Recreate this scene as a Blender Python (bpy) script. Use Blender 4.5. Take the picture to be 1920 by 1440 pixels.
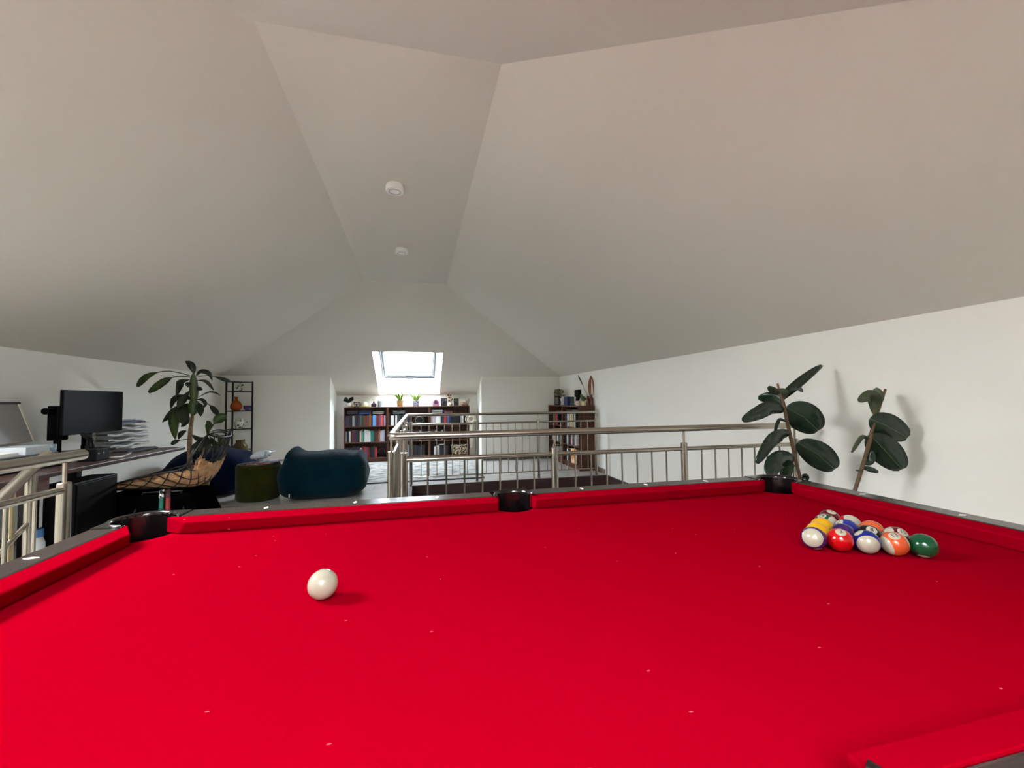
import bpy, bmesh, math, random
from mathutils import Vector, Matrix
R = math.radians
random.seed(7)
for o in list(bpy.data.objects): bpy.data.objects.remove(o)
SC = bpy.context.scene
COL = SC.collection

# ---------------------------------------------------------------- camera, world, sun, exposure
CAMZ = 1.16
F_PX, YAW, PITCH, ROLL = 774.0, R(12.93), R(2.272), R(0.579)
fw = Vector((math.sin(YAW)*math.cos(PITCH), math.cos(YAW)*math.cos(PITCH), math.sin(PITCH)))
rt0 = Vector((math.cos(YAW), -math.sin(YAW), 0)); dn0 = fw.cross(rt0)
rt = rt0*math.cos(ROLL) + dn0*math.sin(ROLL); dn = dn0*math.cos(ROLL) - rt0*math.sin(ROLL)
cd = bpy.data.cameras.new('camera'); cam = bpy.data.objects.new('camera', cd); COL.objects.link(cam)
cd.sensor_width = 36.0; cd.lens = F_PX/1920*36.0; cd.clip_start = 0.02; cd.clip_end = 200
cam.matrix_world = Matrix(((rt.x, -dn.x, -fw.x, 0), (rt.y, -dn.y, -fw.y, 0), (rt.z, -dn.z, -fw.z, CAMZ), (0, 0, 0, 1)))
SC.camera = cam

wd = bpy.data.worlds.new('sky'); SC.world = wd; wd.use_nodes = True
bg = wd.node_tree.nodes['Background']; bg.inputs[0].default_value = (0.93, 0.97, 1.0, 1); bg.inputs[1].default_value = 13.0
sd = bpy.data.lights.new('sun', 'SUN'); sd.energy = 7.0; sd.angle = R(0.8); sd.color = (1.0, 0.95, 0.88)
sun = bpy.data.objects.new('sun', sd); COL.objects.link(sun); sun.location = (4, 4, 9)
sun.rotation_euler = Vector((-0.90, 0.08, -0.38)).to_track_quat('-Z', 'Y').to_euler()

VS = SC.view_settings
SC.display_settings.display_device = 'sRGB'
VS.view_transform = 'Standard'; VS.look = 'None'; VS.gamma = 1.0; VS.use_curve_mapping = False
VS.exposure = 3.95
SC.cycles.use_denoising = True
SC.cycles.max_bounces = 9; SC.cycles.diffuse_bounces = 6; SC.cycles.glossy_bounces = 4
SC.cycles.transparent_max_bounces = 12
SC.cycles.sample_clamp_indirect = 6.0
SC.cycles.caustics_reflective = False; SC.cycles.caustics_refractive = False

# ---------------------------------------------------------------- helpers
def ray(px, py): return rt*((px-960)/F_PX) + dn*((py-720)/F_PX) + fw
def AY(px, py, Y):
    d = ray(px, py); t = Y/d.y; return Vector((d.x*t, Y, CAMZ+d.z*t))
def AX(px, py, X):
    d = ray(px, py); t = X/d.x; return Vector((X, d.y*t, CAMZ+d.z*t))
def AZ(px, py, Z):
    d = ray(px, py); t = (Z-CAMZ)/d.z; return Vector((d.x*t, d.y*t, Z))

MATS = {}
def srgb(c):
    def f(v):
        v /= 255.0
        return v/12.92 if v <= 0.04045 else ((v+0.055)/1.055)**2.4
    return (f(c[0]), f(c[1]), f(c[2]), 1)
def mat(name, col, rough=0.5, metal=0.0, spec=0.5, noise=None, bump=None, trans=0.0, sheen=0.0, coat=0.0, objcol=False):
    """col: sRGB 0-255. noise=(scale, second colour, (lo, hi), (sx,sy,sz)); bump=(scale, strength, (sx,sy,sz))"""
    if name in MATS: return MATS[name]
    m = bpy.data.materials.new(name); m.use_nodes = True; MATS[name] = m
    nt = m.node_tree; b = nt.nodes['Principled BSDF']
    b.inputs['Base Color'].default_value = srgb(col)
    b.inputs['Roughness'].default_value = rough; b.inputs['Metallic'].default_value = metal
    b.inputs['Specular IOR Level'].default_value = spec
    if trans: b.inputs['Transmission Weight'].default_value = trans
    if sheen: b.inputs['Sheen Weight'].default_value = sheen; b.inputs['Sheen Roughness'].default_value = 0.5
    if coat: b.inputs['Coat Weight'].default_value = coat; b.inputs['Coat Roughness'].default_value = 0.08
    tc = nt.nodes.new('ShaderNodeTexCoord')
    def tex(scale, s):
        mp = nt.nodes.new('ShaderNodeMapping'); nt.links.new(tc.outputs['Object'], mp.inputs[0]); mp.inputs['Scale'].default_value = s
        n = nt.nodes.new('ShaderNodeTexNoise'); n.inputs['Scale'].default_value = scale; n.inputs['Detail'].default_value = 6
        nt.links.new(mp.outputs[0], n.inputs['Vector']); return n
    if objcol:
        oi = nt.nodes.new('ShaderNodeObjectInfo'); nt.links.new(oi.outputs['Color'], b.inputs['Base Color'])
    if noise:
        n = tex(noise[0], noise[3] if len(noise) > 3 else (1, 1, 1))
        cr = nt.nodes.new('ShaderNodeValToRGB'); nt.links.new(n.outputs['Fac'], cr.inputs[0])
        cr.color_ramp.elements[0].color = srgb(col); cr.color_ramp.elements[1].color = srgb(noise[1])
        lo, hi = noise[2] if len(noise) > 2 else (0.35, 0.65)
        cr.color_ramp.elements[0].position = lo; cr.color_ramp.elements[1].position = hi
        nt.links.new(cr.outputs[0], b.inputs['Base Color'])
    if bump:
        n = tex(bump[0], bump[2] if len(bump) > 2 else (1, 1, 1))
        bp = nt.nodes.new('ShaderNodeBump'); bp.inputs['Strength'].default_value = bump[1]; bp.inputs['Distance'].default_value = 0.002
        nt.links.new(n.outputs['Fac'], bp.inputs['Height']); nt.links.new(bp.outputs[0], b.inputs['Normal'])
    return m

class MB:
    """collects shapes; build() links them as ONE mesh object"""
    def __init__(s): s.v = []; s.f = []; s.m = []; s.cur = 0
    def add(s, vs, fs):
        k = len(s.v); s.v += [Vector(v) for v in vs]; s.f += [[i+k for i in f] for f in fs]; s.m += [s.cur]*len(fs); return s
    def box(s, a, b, mtx=None):
        x0, y0, z0 = a; x1, y1, z1 = b
        vs = [(x, y, z) for z in (z0, z1) for y in (y0, y1) for x in (x0, x1)]
        if mtx: vs = [mtx @ Vector(v) for v in vs]
        return s.add(vs, [(0, 2, 3, 1), (4, 5, 7, 6), (0, 1, 5, 4), (2, 6, 7, 3), (0, 4, 6, 2), (1, 3, 7, 5)])
    def quadprism(s, base, top):
        n = len(base); return s.add(list(base)+list(top), [list(range(n))[::-1], list(range(n, 2*n))] + [(i, (i+1) % n, n+(i+1) % n, n+i) for i in range(n)])
    def prism(s, poly, z0, z1):
        return s.quadprism([(p[0], p[1], z0) for p in poly], [(p[0], p[1], z1) for p in poly])
    def tube(s, pts, r, n=10, cap=True, flat=1.0):
        pts = [Vector(p) for p in pts]; rr = r if isinstance(r, (list, tuple)) else [r]*len(pts)
        k = len(s.v); up = None
        for i, p in enumerate(pts):
            if i == 0: t = pts[1]-p
            elif i == len(pts)-1: t = p-pts[i-1]
            else: t = (pts[i+1]-p).normalized()+(p-pts[i-1]).normalized()
            t.normalize()
            if up is None: up = Vector((0, 0, 1)) if abs(t.z) < 0.9 else Vector((0, 1, 0))
            a = t.cross(up).normalized(); bb = a.cross(t).normalized(); up = bb
            sc = 1.0
            if 0 < i < len(pts)-1:
                c = max(0.5, abs(t.dot((p-pts[i-1]).normalized()))); sc = 1/c
            for j in range(n):
                an = 2*math.pi*j/n; s.v.append(p + a*math.cos(an)*rr[i]*sc + bb*math.sin(an)*rr[i]*flat)
        for i in range(len(pts)-1):
            for j in range(n):
                s.f.append([k+i*n+j, k+i*n+(j+1) % n, k+(i+1)*n+(j+1) % n, k+(i+1)*n+j]); s.m.append(s.cur)
        if cap:
            s.f.append([k+j for j in range(n)][::-1]); s.f.append([k+(len(pts)-1)*n+j for j in range(n)]); s.m += [s.cur]*2
        return s
    def lathe(s, prof, c=(0, 0, 0), n=24):
        """prof: list of (r,z)"""
        k = len(s.v)
        for r, z in prof:
            for j in range(n):
                a = 2*math.pi*j/n; s.v.append(Vector((c[0]+r*math.cos(a), c[1]+r*math.sin(a), c[2]+z)))
        for i in range(len(prof)-1):
            for j in range(n):
                s.f.append([k+i*n+j, k+i*n+(j+1) % n, k+(i+1)*n+(j+1) % n, k+(i+1)*n+j]); s.m.append(s.cur)
        if prof[0][0] > 1e-5: s.f.append([k+j for j in range(n)][::-1]); s.m.append(s.cur)
        if prof[-1][0] > 1e-5: s.f.append([k+(len(prof)-1)*n+j for j in range(n)]); s.m.append(s.cur)
        return s
    def ellipsoid(s, c, r, nu=16, nv=10, fn=None, mtx=None):
        k = len(s.v); c = Vector(c)
        for i in range(nv+1):
            th = math.pi*i/nv
            for j in range(nu):
                ph = 2*math.pi*j/nu
                p = Vector((math.sin(th)*math.cos(ph), math.sin(th)*math.sin(ph), math.cos(th)))
                if fn: p = fn(p)
                p = Vector((p.x*r[0], p.y*r[1], p.z*r[2]))
                if mtx: p = mtx @ p
                s.v.append(c+p)
        for i in range(nv):
            for j in range(nu):
                s.f.append([k+i*nu+j, k+(i+1)*nu+j, k+(i+1)*nu+(j+1) % nu, k+i*nu+(j+1) % nu]); s.m.append(s.cur)
        return s
    def leaf(s, pts, w, tilt=0.0, fold=0.25, prof=None, side=None, thick=0.0012, n=9):
        """blade along a 3-D path; w full width; tilt rotates the blade about its length"""
        pts = [Vector(p) for p in pts]
        def cr(t):
            m = len(pts)-1; x = t*m; i = min(int(x), m-1); u = x-i
            p0 = pts[max(i-1, 0)]; p1 = pts[i]; p2 = pts[i+1]; p3 = pts[min(i+2, m)]
            return 0.5*((2*p1)+(p2-p0)*u+(2*p0-5*p1+4*p2-p3)*u*u+(3*p1-p0-3*p2+p3)*u**3)
        prof = prof or (lambda t: math.sin(math.pi*min(1, t*0.97+0.03))**0.75)
        view = Vector((0, 0, CAMZ))
        k = len(s.v)
        for i in range(n+1):
            t = i/n; p = cr(t); tan = (cr(min(1, t+0.02))-cr(max(0, t-0.02))).normalized()
            v = side if side else (p-view).normalized()
            a = tan.cross(v).normalized(); nn = a.cross(tan).normalized()
            a2 = a*math.cos(tilt)+nn*math.sin(tilt); n2 = nn*math.cos(tilt)-a*math.sin(tilt)
            h = w*0.5*max(prof(t), 0.02)
            for sx, up in ((-1, fold), (0, 0), (1, fold)):
                s.v.append(p+a2*h*sx-n2*h*up)
            for sx, up in ((1, fold), (0, 0), (-1, fold)):
                s.v.append(p+a2*h*sx-n2*h*up+n2*thick)
        for i in range(n):
            for j in range(6):
                s.f.append([k+i*6+j, k+i*6+(j+1) % 6, k+(i+1)*6+(j+1) % 6, k+(i+1)*6+j]); s.m.append(s.cur)
        s.f.append([k+j for j in range(6)][::-1]); s.f.append([k+n*6+j for j in range(6)]); s.m += [s.cur]*2
        return s
    def build(s, name, m, parent=None, smooth=False, local=False, bevel=0.0, seg=2, sub=0):
        off = Vector((0, 0, 0))
        if parent is not None and not local:
            p = parent
            while p is not None: off += p.location; p = p.parent
        me = bpy.data.meshes.new(name); me.from_pydata([tuple(v-off) for v in s.v], [], s.f)
        ms = m if isinstance(m, (list, tuple)) else [m]
        for mm in ms: me.materials.append(mm)
        if len(ms) > 1: me.polygons.foreach_set('material_index', s.m)
        bm = bmesh.new(); bm.from_mesh(me); bmesh.ops.recalc_face_normals(bm, faces=bm.faces); bm.to_mesh(me); bm.free()
        if smooth:
            for p in me.polygons: p.use_smooth = True
        me.update()
        o = bpy.data.objects.new(name, me); COL.objects.link(o)
        if parent is not None: o.parent = parent
        if bevel:
            md = o.modifiers.new('bevel', 'BEVEL'); md.width = bevel; md.segments = seg; md.limit_method = 'ANGLE'; md.angle_limit = R(40)
        if sub:
            md = o.modifiers.new('sub', 'SUBSURF'); md.levels = sub; md.render_levels = sub
        if smooth == 'auto':
            md = o.modifiers.new('es', 'EDGE_SPLIT'); md.split_angle = R(38)
        return o

def tag(o, label, cat, group=None):
    o['label'] = label; o['category'] = cat
    if group: o['group'] = group
    return o
def thing(name, label, cat, loc=(0, 0, 0), rotz=0.0, group=None):
    o = bpy.data.objects.new(name, None); COL.objects.link(o); o.location = loc; o.rotation_euler = (0, 0, rotz)
    o.empty_display_size = 0.1
    return tag(o, label, cat, group)
def struct(o): o['kind'] = 'structure'; return o
def copy_tree(o, parent=None):
    c = o.copy(); COL.objects.link(c); c.parent = parent
    for ch in list(o.children): copy_tree(ch, c)
    return c
def inst(src, name, parent=None, loc=None, rot=None, scale=None):
    o = bpy.data.objects.new(name, src.data); COL.objects.link(o); o.parent = parent
    if loc is not None: o.location = loc
    if rot is not None: o.rotation_euler = rot
    if scale is not None: o.scale = scale
    return o

# ---------------------------------------------------------------- materials
M_wall = mat('wall_paint', (243, 241, 232), 0.85, spec=0.2, bump=(900, 0.12))
M_ceil = mat('ceiling_paint', (224, 218, 207), 0.9, spec=0.15, bump=(700, 0.15))
M_reveal = mat('reveal_white', (238, 238, 236), 0.7, spec=0.3)
M_frame = mat('window_lacquer', (235, 236, 236), 0.35)
M_steel = mat('brushed_steel', (180, 172, 160), 0.25, 1.0)
M_plank = mat('floor_plank', (188, 185, 180), 0.24, noise=(3.0, (164, 160, 156), (0.35, 0.7), (1, 14, 1)))
M_joint = mat('floor_joint', (58, 52, 48), 0.8)
M_brown = mat('dark_wood', (70, 40, 27), 0.45, spec=0.3, noise=(6, (94, 58, 38), (0.35, 0.7), (8, 8, 0.6)))
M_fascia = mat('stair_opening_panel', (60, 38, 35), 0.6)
M_base = mat('baseboard_wood', (118, 100, 86), 0.5)
M_black = mat('black_plastic', (5, 5, 6), 0.5, spec=0.15)
M_blackm = mat('black_metal', (20, 18, 18), 0.45, 0.3)
M_gloss = mat('black_gloss_plastic', (16, 11, 12), 0.16, coat=0.4)
M_white = mat('white_matte', (246, 245, 241), 0.5)

# red cloth with tiny pale flecks
M_cloth = mat('red_cloth', (139, 0, 20), 1.0, spec=0.0, bump=(1500, 0.2))
nt = M_cloth.node_tree; b = nt.nodes['Principled BSDF']
tc = nt.nodes.new('ShaderNodeTexCoord')
vo = nt.nodes.new('ShaderNodeTexVoronoi'); vo.voronoi_dimensions = '2D'; vo.inputs['Scale'].default_value = 9.0
mp = nt.nodes.new('ShaderNodeMapping'); mp.inputs['Scale'].default_value = (0.75, 1.5, 1)
nt.links.new(tc.outputs['Object'], mp.inputs[0]); nt.links.new(mp.outputs[0], vo.inputs['Vector'])
cr = nt.nodes.new('ShaderNodeValToRGB'); cr.color_ramp.interpolation = 'LINEAR'
cr.color_ramp.elements[0].position = 0.008; cr.color_ramp.elements[0].color = (1, 1, 1, 1)
cr.color_ramp.elements[1].position = 0.024; cr.color_ramp.elements[1].color = (0, 0, 0, 1)
nt.links.new(vo.outputs['Distance'], cr.inputs[0])
sep = nt.nodes.new('ShaderNodeSeparateColor'); nt.links.new(vo.outputs['Color'], sep.inputs[0])
gt = nt.nodes.new('ShaderNodeMath'); gt.operation = 'GREATER_THAN'; gt.inputs[1].default_value = 0.78
nt.links.new(sep.outputs[0], gt.inputs[0])
mu = nt.nodes.new('ShaderNodeMath'); mu.operation = 'MULTIPLY'; nt.links.new(cr.outputs[0], mu.inputs[0]); nt.links.new(gt.outputs[0], mu.inputs[1])
mu2 = nt.nodes.new('ShaderNodeMath'); mu2.operation = 'MULTIPLY'; mu2.inputs[1].default_value = 0.55; nt.links.new(mu.outputs[0], mu2.inputs[0])
mx = nt.nodes.new('ShaderNodeMix'); mx.data_type = 'RGBA'
nt.links.new(mu2.outputs[0], mx.inputs[0]); mx.inputs[6].default_value = srgb((139, 0, 20)); mx.inputs[7].default_value = srgb((220, 110, 130))
nt.links.new(mx.outputs[2], b.inputs['Base Color'])

# thin pane that lets light straight through
def pane_mat(name, tint):
    m = bpy.data.materials.new(name); m.use_nodes = True; nt = m.node_tree
    for n in list(nt.nodes):
        if n.type == 'BSDF_PRINCIPLED': nt.nodes.remove(n)
    tr = nt.nodes.new('ShaderNodeBsdfTransparent'); tr.inputs[0].default_value = tint; gl = nt.nodes.new('ShaderNodeBsdfGlossy'); gl.inputs['Roughness'].default_value = 0.02
    ms = nt.nodes.new('ShaderNodeMixShader'); ms.inputs[0].default_value = 0.06
    nt.links.new(tr.outputs[0], ms.inputs[1]); nt.links.new(gl.outputs[0], ms.inputs[2]); nt.links.new(ms.outputs[0], nt.nodes['Material Output'].inputs[0])
    return m
PANES = {1: pane_mat('far_dimmed_pane', (0.47, 0.49, 0.51, 1)), 2: pane_mat('near_dimmed_pane', (0.37, 0.37, 0.37, 1)), 3: pane_mat('left_dimmed_pane', (0.76, 0.76, 0.76, 1))}  # pane tints invented to dim and balance daylight between the three windows
def glass(name, col, fac=0.25):
    m = bpy.data.materials.new(name); m.use_nodes = True; nt = m.node_tree; b = nt.nodes['Principled BSDF']
    b.inputs['Base Color'].default_value = srgb(col); b.inputs['Roughness'].default_value = 0.08
    t = nt.nodes.new('ShaderNodeBsdfTransparent'); t.inputs[0].default_value = srgb(col)
    x = nt.nodes.new('ShaderNodeMixShader'); x.inputs[0].default_value = fac
    nt.links.new(t.outputs[0], x.inputs[1]); nt.links.new(b.outputs[0], x.inputs[2]); nt.links.new(x.outputs[0], nt.nodes['Material Output'].inputs[0])
    return m

# ---------------------------------------------------------------- room shell
XL, XR, YN, YF, YB, HK, HC = -3.27, 2.85, -0.61, 8.03, 8.69, 1.635, 2.80
SX0, SX1, SY0, SY1 = -0.683, 0.402, 1.91, 5.80          # flat strip of ceiling
NX0, NX1 = -1.54, 1.225                                  # window niches
YNB = YN-0.66                                            # back of the near niche
WX0, WX1 = -0.745, 0.443                                 # skylight opening
sF = (HC-HK)/(YF-SY1); sN = (HC-HK)/(SY0-YN)
zF = lambda y: HC-sF*(y-SY1)
zN = lambda y: HC-sN*(SY0-y)
WELL = (-0.10, 2.85, 2.47, 5.93)                         # stair opening behind the table
WELL2 = (-1.95, -1.31, -0.61, 2.62)                      # second stair opening at the left

def slab(name, polys, m, thick=0.1, out=None):
    """polys: lists of 3-D points, given a thickness away from the room"""
    b = MB()
    cen = Vector((-0.2, 3.6, 1.2))
    for P in polys:
        P = [Vector(p) for p in P]; n = (P[1]-P[0]).cross(P[2]-P[0]).normalized()
        if n.dot(cen-P[0]) > 0: n = -n
        b.quadprism(P, [p+n*thick for p in P])
    return struct(b.build(name, m))

# ceiling planes
xl = lambda y: XL+(SX0-XL)*((YF-y)/(YF-SY1)); xr = lambda y: XR+(SX1-XR)*((YF-y)/(YF-SY1))
xln = lambda y: XL+(SX0-XL)*((y-YN)/(SY0-YN)); xrn = lambda y: XR+(SX1-XR)*((y-YN)/(SY0-YN))
slab('ceiling', [[(SX0, SY0, HC), (SX1, SY0, HC), (SX1, SY1, HC), (SX0, SY1, HC)]], M_ceil)
sL = (HC-HK)/(SX0-XL); zL = lambda x: HK+sL*(x-XL)
LX0, LX1 = -2.75, -1.75                                  # roof window in the left slope, beside the stairs
LYS = (0.95, 2.08)
pl = lambda x, y: (x, y, zL(x))
yl = lambda x: YN+(SY0-YN)*(x-XL)/(SX0-XL)               # hip line towards the near end
yfl = lambda x: YF-(YF-SY1)*(x-XL)/(SX0-XL)
slab('ceiling_left', [[pl(XL, YN), pl(LX0, yl(LX0)), pl(LX0, yfl(LX0)), pl(XL, YF)],
     [pl(LX0, yl(LX0)), pl(LX1, yl(LX1)), pl(LX1, LYS[0]), pl(LX0, LYS[0])],
     [pl(LX0, LYS[1]), pl(LX1, LYS[1]), pl(LX1, yfl(LX1)), pl(LX0, yfl(LX0))],
     [pl(LX1, yl(LX1)), pl(SX0, SY0), pl(SX0, SY1), pl(LX1, yfl(LX1))]], M_ceil)
slab('ceiling_right', [[(XR, YN, HK), (SX1, SY0, HC), (SX1, SY1, HC), (XR, YF, HK)]], M_ceil)
WY0, WY1 = 7.315, 8.66
pf = lambda x, y: (x, y, zF(y))
slab('ceiling_far', [[pf(SX0, SY1), pf(SX1, SY1), pf(xr(WY0), WY0), pf(xl(WY0), WY0)],
     [pf(xl(WY0), WY0), pf(WX0, WY0), pf(WX0, YF), pf(XL, YF)], [pf(WX1, WY0), pf(xr(WY0), WY0), pf(XR, YF), pf(WX1, YF)],
     [pf(NX0, YF), pf(WX0, YF), pf(WX0, YB), pf(NX0, YB)], [pf(WX1, YF), pf(NX1, YF), pf(NX1, YB), pf(WX1, YB)],
     [pf(WX0, WY1), pf(WX1, WY1), pf(WX1, YB), pf(WX0, YB)]], M_ceil, 0.06)
VY0, VY1 = YN+0.70, YNB+0.03                             # near skylight, mirrored
pn = lambda x, y: (x, y, zN(y))
slab('ceiling_near', [[pn(SX0, SY0), pn(SX1, SY0), pn(xrn(VY0), VY0), pn(xln(VY0), VY0)],
     [pn(xln(VY0), VY0), pn(WX0, VY0), pn(WX0, YN), pn(XL, YN)], [pn(WX1, VY0), pn(xrn(VY0), VY0), pn(XR, YN), pn(WX1, YN)],
     [pn(NX0, YN), pn(WX0, YN), pn(WX0, YNB), pn(NX0, YNB)], [pn(WX1, YN), pn(NX1, YN), pn(NX1, YNB), pn(WX1, YNB)],
     [pn(WX0, VY1), pn(WX1, VY1), pn(WX1, YNB), pn(WX0, YNB)]], M_ceil, 0.06)

# walls
struct(MB().box((XL-0.1, YN-0.1, -0.3), (XL, YF+0.1, HK+0.02)).build('wall_left', M_wall))
struct(MB().box((XR, YN-0.1, -0.02), (XR+0.1, YF+0.1, HK+0.02)).build('wall_right', M_wall))
struct(MB().box((XL, YF, -0.3), (NX0, YF+0.1, HK+0.02)).box((NX1, YF, -0.3), (XR, YF+0.1, HK+0.02)).build('wall_far', M_wall))
struct(MB().box((NX0-0.1, YF+0.1, -0.3), (NX0, YB+0.1, HK+0.05)).box((NX1, YF+0.1, -0.3), (NX1+0.1, YB+0.1, HK+0.05))
       .box((NX0, YB, -0.3), (NX1, YB+0.1, zF(YB))).build('wall_niche', M_wall))
struct(MB().box((XL, YN-0.1, -0.3), (NX0, YN, HK+0.02)).box((NX1, YN-0.1, -0.3), (XR, YN, HK+0.02))
       .box((NX0-0.1, YNB-0.1, -0.3), (NX0, YN-0.1, HK+0.05)).box((NX1, YNB-0.1, -0.3), (NX1+0.1, YN-0.1, HK+0.05))
       .box((NX0, YNB-0.1, -0.3), (NX1, YNB, zN(YNB))).build('wall_near', M_wall))

# skylights: reveal, frame, sash, pane
def skylight(idx, y_top, y_bot, zf, sg, slope, WX0=WX0, WX1=WX1, turn=False):
    """sg=+1: roof falls towards +Y"""
    a_top = Vector((0, y_top, zf(y_top))); a_bot = Vector((0, y_bot, zf(y_bot)))
    d = Vector((0, -sg, slope)).normalized()              # up the roof
    nrm = Vector((0, sg*slope, 1)).normalized()
    w_bot = Vector((0, y_bot+sg*0.13, zf(y_bot)+0.31)); w_top = w_bot+d*((a_top-a_bot).length-0.16)
    IX0, IX1 = WX0+0.045, WX1-0.045
    def W(x, y, z): return Vector((-y, x, z)) if turn else Vector((x, y, z))
    def P(x, v): return W(x, v.y, v.z)
    root = MB()
    for quad in ([P(WX0, a_bot), P(WX1, a_bot), P(IX1, w_bot), P(IX0, w_bot)], [P(WX0, a_top), P(IX0, w_top), P(IX1, w_top), P(WX1, a_top)],
                 [P(WX0, a_bot), P(IX0, w_bot), P(IX0, w_top), P(WX0, a_top)], [P(WX1, a_bot), P(WX1, a_top), P(IX1, w_top), P(IX1, w_bot)]):
        n = (quad[1]-quad[0]).cross(quad[2]-quad[0]).normalized()
        c = sum(quad, Vector())/4; mid = P((WX0+WX1)/2, (a_top+a_bot+w_top+w_bot)/4)
        if n.dot(mid-c) > 0: n = -n
        root.quadprism(quad, [q+n*0.05 for q in quad])
    win = struct(root.build('window_%d' % idx, M_reveal))
    def bar(x0, x1, t0, t1, h0, h1, b):
        vs = []
        for h in (h0, h1):
            for t in (t0, t1):
                for x in (x0, x1):
                    vs.append(P(x, w_bot+d*t+nrm*h))
        b.add(vs, [(0, 2, 3, 1), (4, 5, 7, 6), (0, 1, 5, 4), (2, 6, 7, 3), (0, 4, 6, 2), (1, 3, 7, 5)])
    Lw = (w_top-w_bot).length; e = 0.055
    f = MB(); bar(IX0-0.02, IX1+0.02, -0.02, e, -0.0, 0.08, f); bar(IX0-0.02, IX1+0.02, Lw-e, Lw+0.02, 0, 0.08, f)
    bar(IX0-0.02, IX0+e, e, Lw-e, 0, 0.08, f); bar(IX1-e, IX1+0.02, e, Lw-e, 0, 0.08, f)
    f.build('frame', mat('frame_grey', (160, 162, 165), 0.5, spec=0.2), win)
    s = MB(); g = 0.05
    bar(IX0+e, IX1-e, e, e+g, 0.015, 0.065, s); bar(IX0+e, IX1-e, Lw-e-g, Lw-e, 0.015, 0.065, s)
    bar(IX0+e, IX0+e+g, e+g, Lw-e-g, 0.015, 0.065, s); bar(IX1-e-g, IX1-e, e+g, Lw-e-g, 0.015, 0.065, s)
    sash = s.build('sash', mat('sash_grey', (132, 134, 137), 0.5, spec=0.2), win)
    p = MB(); bar(IX0+e+g, IX1-e-g, e+g, Lw-e-g, 0.035, 0.041, p); p.build('pane', PANES[idx], win)
    shl = MB()
    bar(IX0+e-0.008, IX1-e+0.008, e-0.009, e+0.004, 0.0, 0.014, shl); bar(IX0+e-0.008, IX0+e+0.004, e, Lw-e, 0.0, 0.014, shl); bar(IX1-e-0.004, IX1-e+0.008, e, Lw-e, 0.0, 0.014, shl)
    bar(IX0+e+g-0.004, IX1-e-g+0.004, e+g-0.006, e+g+0.004, 0.01, 0.034, shl)
    shl.build('shadow_line', mat('shadow_line_dark', (46, 46, 48), 1.0, spec=0.0), win)  # dark strips standing in for thin shadow lines around frame and sash
    h = MB(); m = (IX0+IX1)/2; bar(m-0.07, m+0.07, e+0.005, e+0.03, -0.015, 0.02, h); h.build('handle', mat('window_handle', (70, 72, 74), 0.6, spec=0.1), win)
    c = MB(); a = w_bot+d*(e+0.02)-nrm*0.02; bb = w_bot+d*(Lw-0.05)-nrm*0.02
    c.tube([P(IX0+0.03, bb), P(IX0+0.03, a)], 0.005, 6); c.build('blind_cord', mat('cord_grey', (14, 14, 14), 0.9, spec=0.0), win)
    # portal so that daylight through the opening is sampled well
    ld = bpy.data.lights.new('skylight_portal', 'AREA'); ld.shape = 'RECTANGLE'; ld.size = IX1-IX0; ld.size_y = Lw; ld.cycles.is_portal = True
    lo = bpy.data.objects.new('skylight_portal', ld); COL.objects.link(lo)
    ctr = P(m, (w_bot+w_top)/2+nrm*0.12)
    X = W(1, 0, 0); Z = W(0, nrm.y, nrm.z); Y = Z.cross(X)
    lo.matrix_world = Matrix(((X.x, Y.x, Z.x, ctr.x), (X.y, Y.y, Z.y, ctr.y), (X.z, Y.z, Z.z, ctr.z), (0, 0, 0, 1)))
    return win
skylight(1, WY0, WY1, zF, 1, sF)
skylight(2, VY0, VY1, zN, -1, sN)
skylight(3, -LX1, -LX0, lambda y: zL(-y), 1, sL, LYS[0], LYS[1], True)

# floor: slab with two stair openings, and planks laid across the room
def cut(x0, x1, y0, y1, holes):
    rects = [(x0, x1, y0, y1)]
    for hx0, hx1, hy0, hy1 in holes:
        nr = []
        for a, b_, c, d in rects:
            if hx1 <= a or hx0 >= b_ or hy1 <= c or hy0 >= d: nr.append((a, b_, c, d)); continue
            if a < hx0: nr.append((a, hx0, c, d))
            if hx1 < b_: nr.append((hx1, b_, c, d))
            m0, m1 = max(a, hx0), min(b_, hx1)
            if c < hy0: nr.append((m0, m1, c, hy0))
            if hy1 < d: nr.append((m0, m1, hy1, d))
        rects = nr
    return rects
fb = MB()
zones = [(XL, XR, YN, YF), (NX0, NX1, YF, YB), (NX0, NX1, YNB, YN)]
for z in zones:
    for a, b_, c, d in cut(*z, [WELL, WELL2]): fb.box((a, c, -0.22), (b_, d, -0.008))
floor = struct(fb.build('floor', M_joint))
PW = 0.235; row = 0; y = YNB
unit = MB().box((-0.5, -0.5, -0.008), (0.5, 0.5, 0.0)).build('plank', M_plank, floor, local=True)
first = True
while y < YB-0.01:
    y1 = min(y+PW, YB); lo, hi = (NX0, NX1) if (y1 > YF+0.02 or y < YN-0.02) else (XL, XR)
    x = lo - (row*0.37) % 1.38
    while x < hi:
        for a, b_, c, d in cut(max(x, lo), min(x+1.38, hi), y, y1, [WELL, WELL2]):
            if b_-a < 0.02 or d-c < 0.02: continue
            o = unit if first else inst(unit, 'plank', floor)
            first = False
            o.location = ((a+b_)/2, (c+d)/2, 0); o.scale = (b_-a-0.004, d-c-0.004, 1)
        x += 1.38
    y = y1; row += 1
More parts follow.
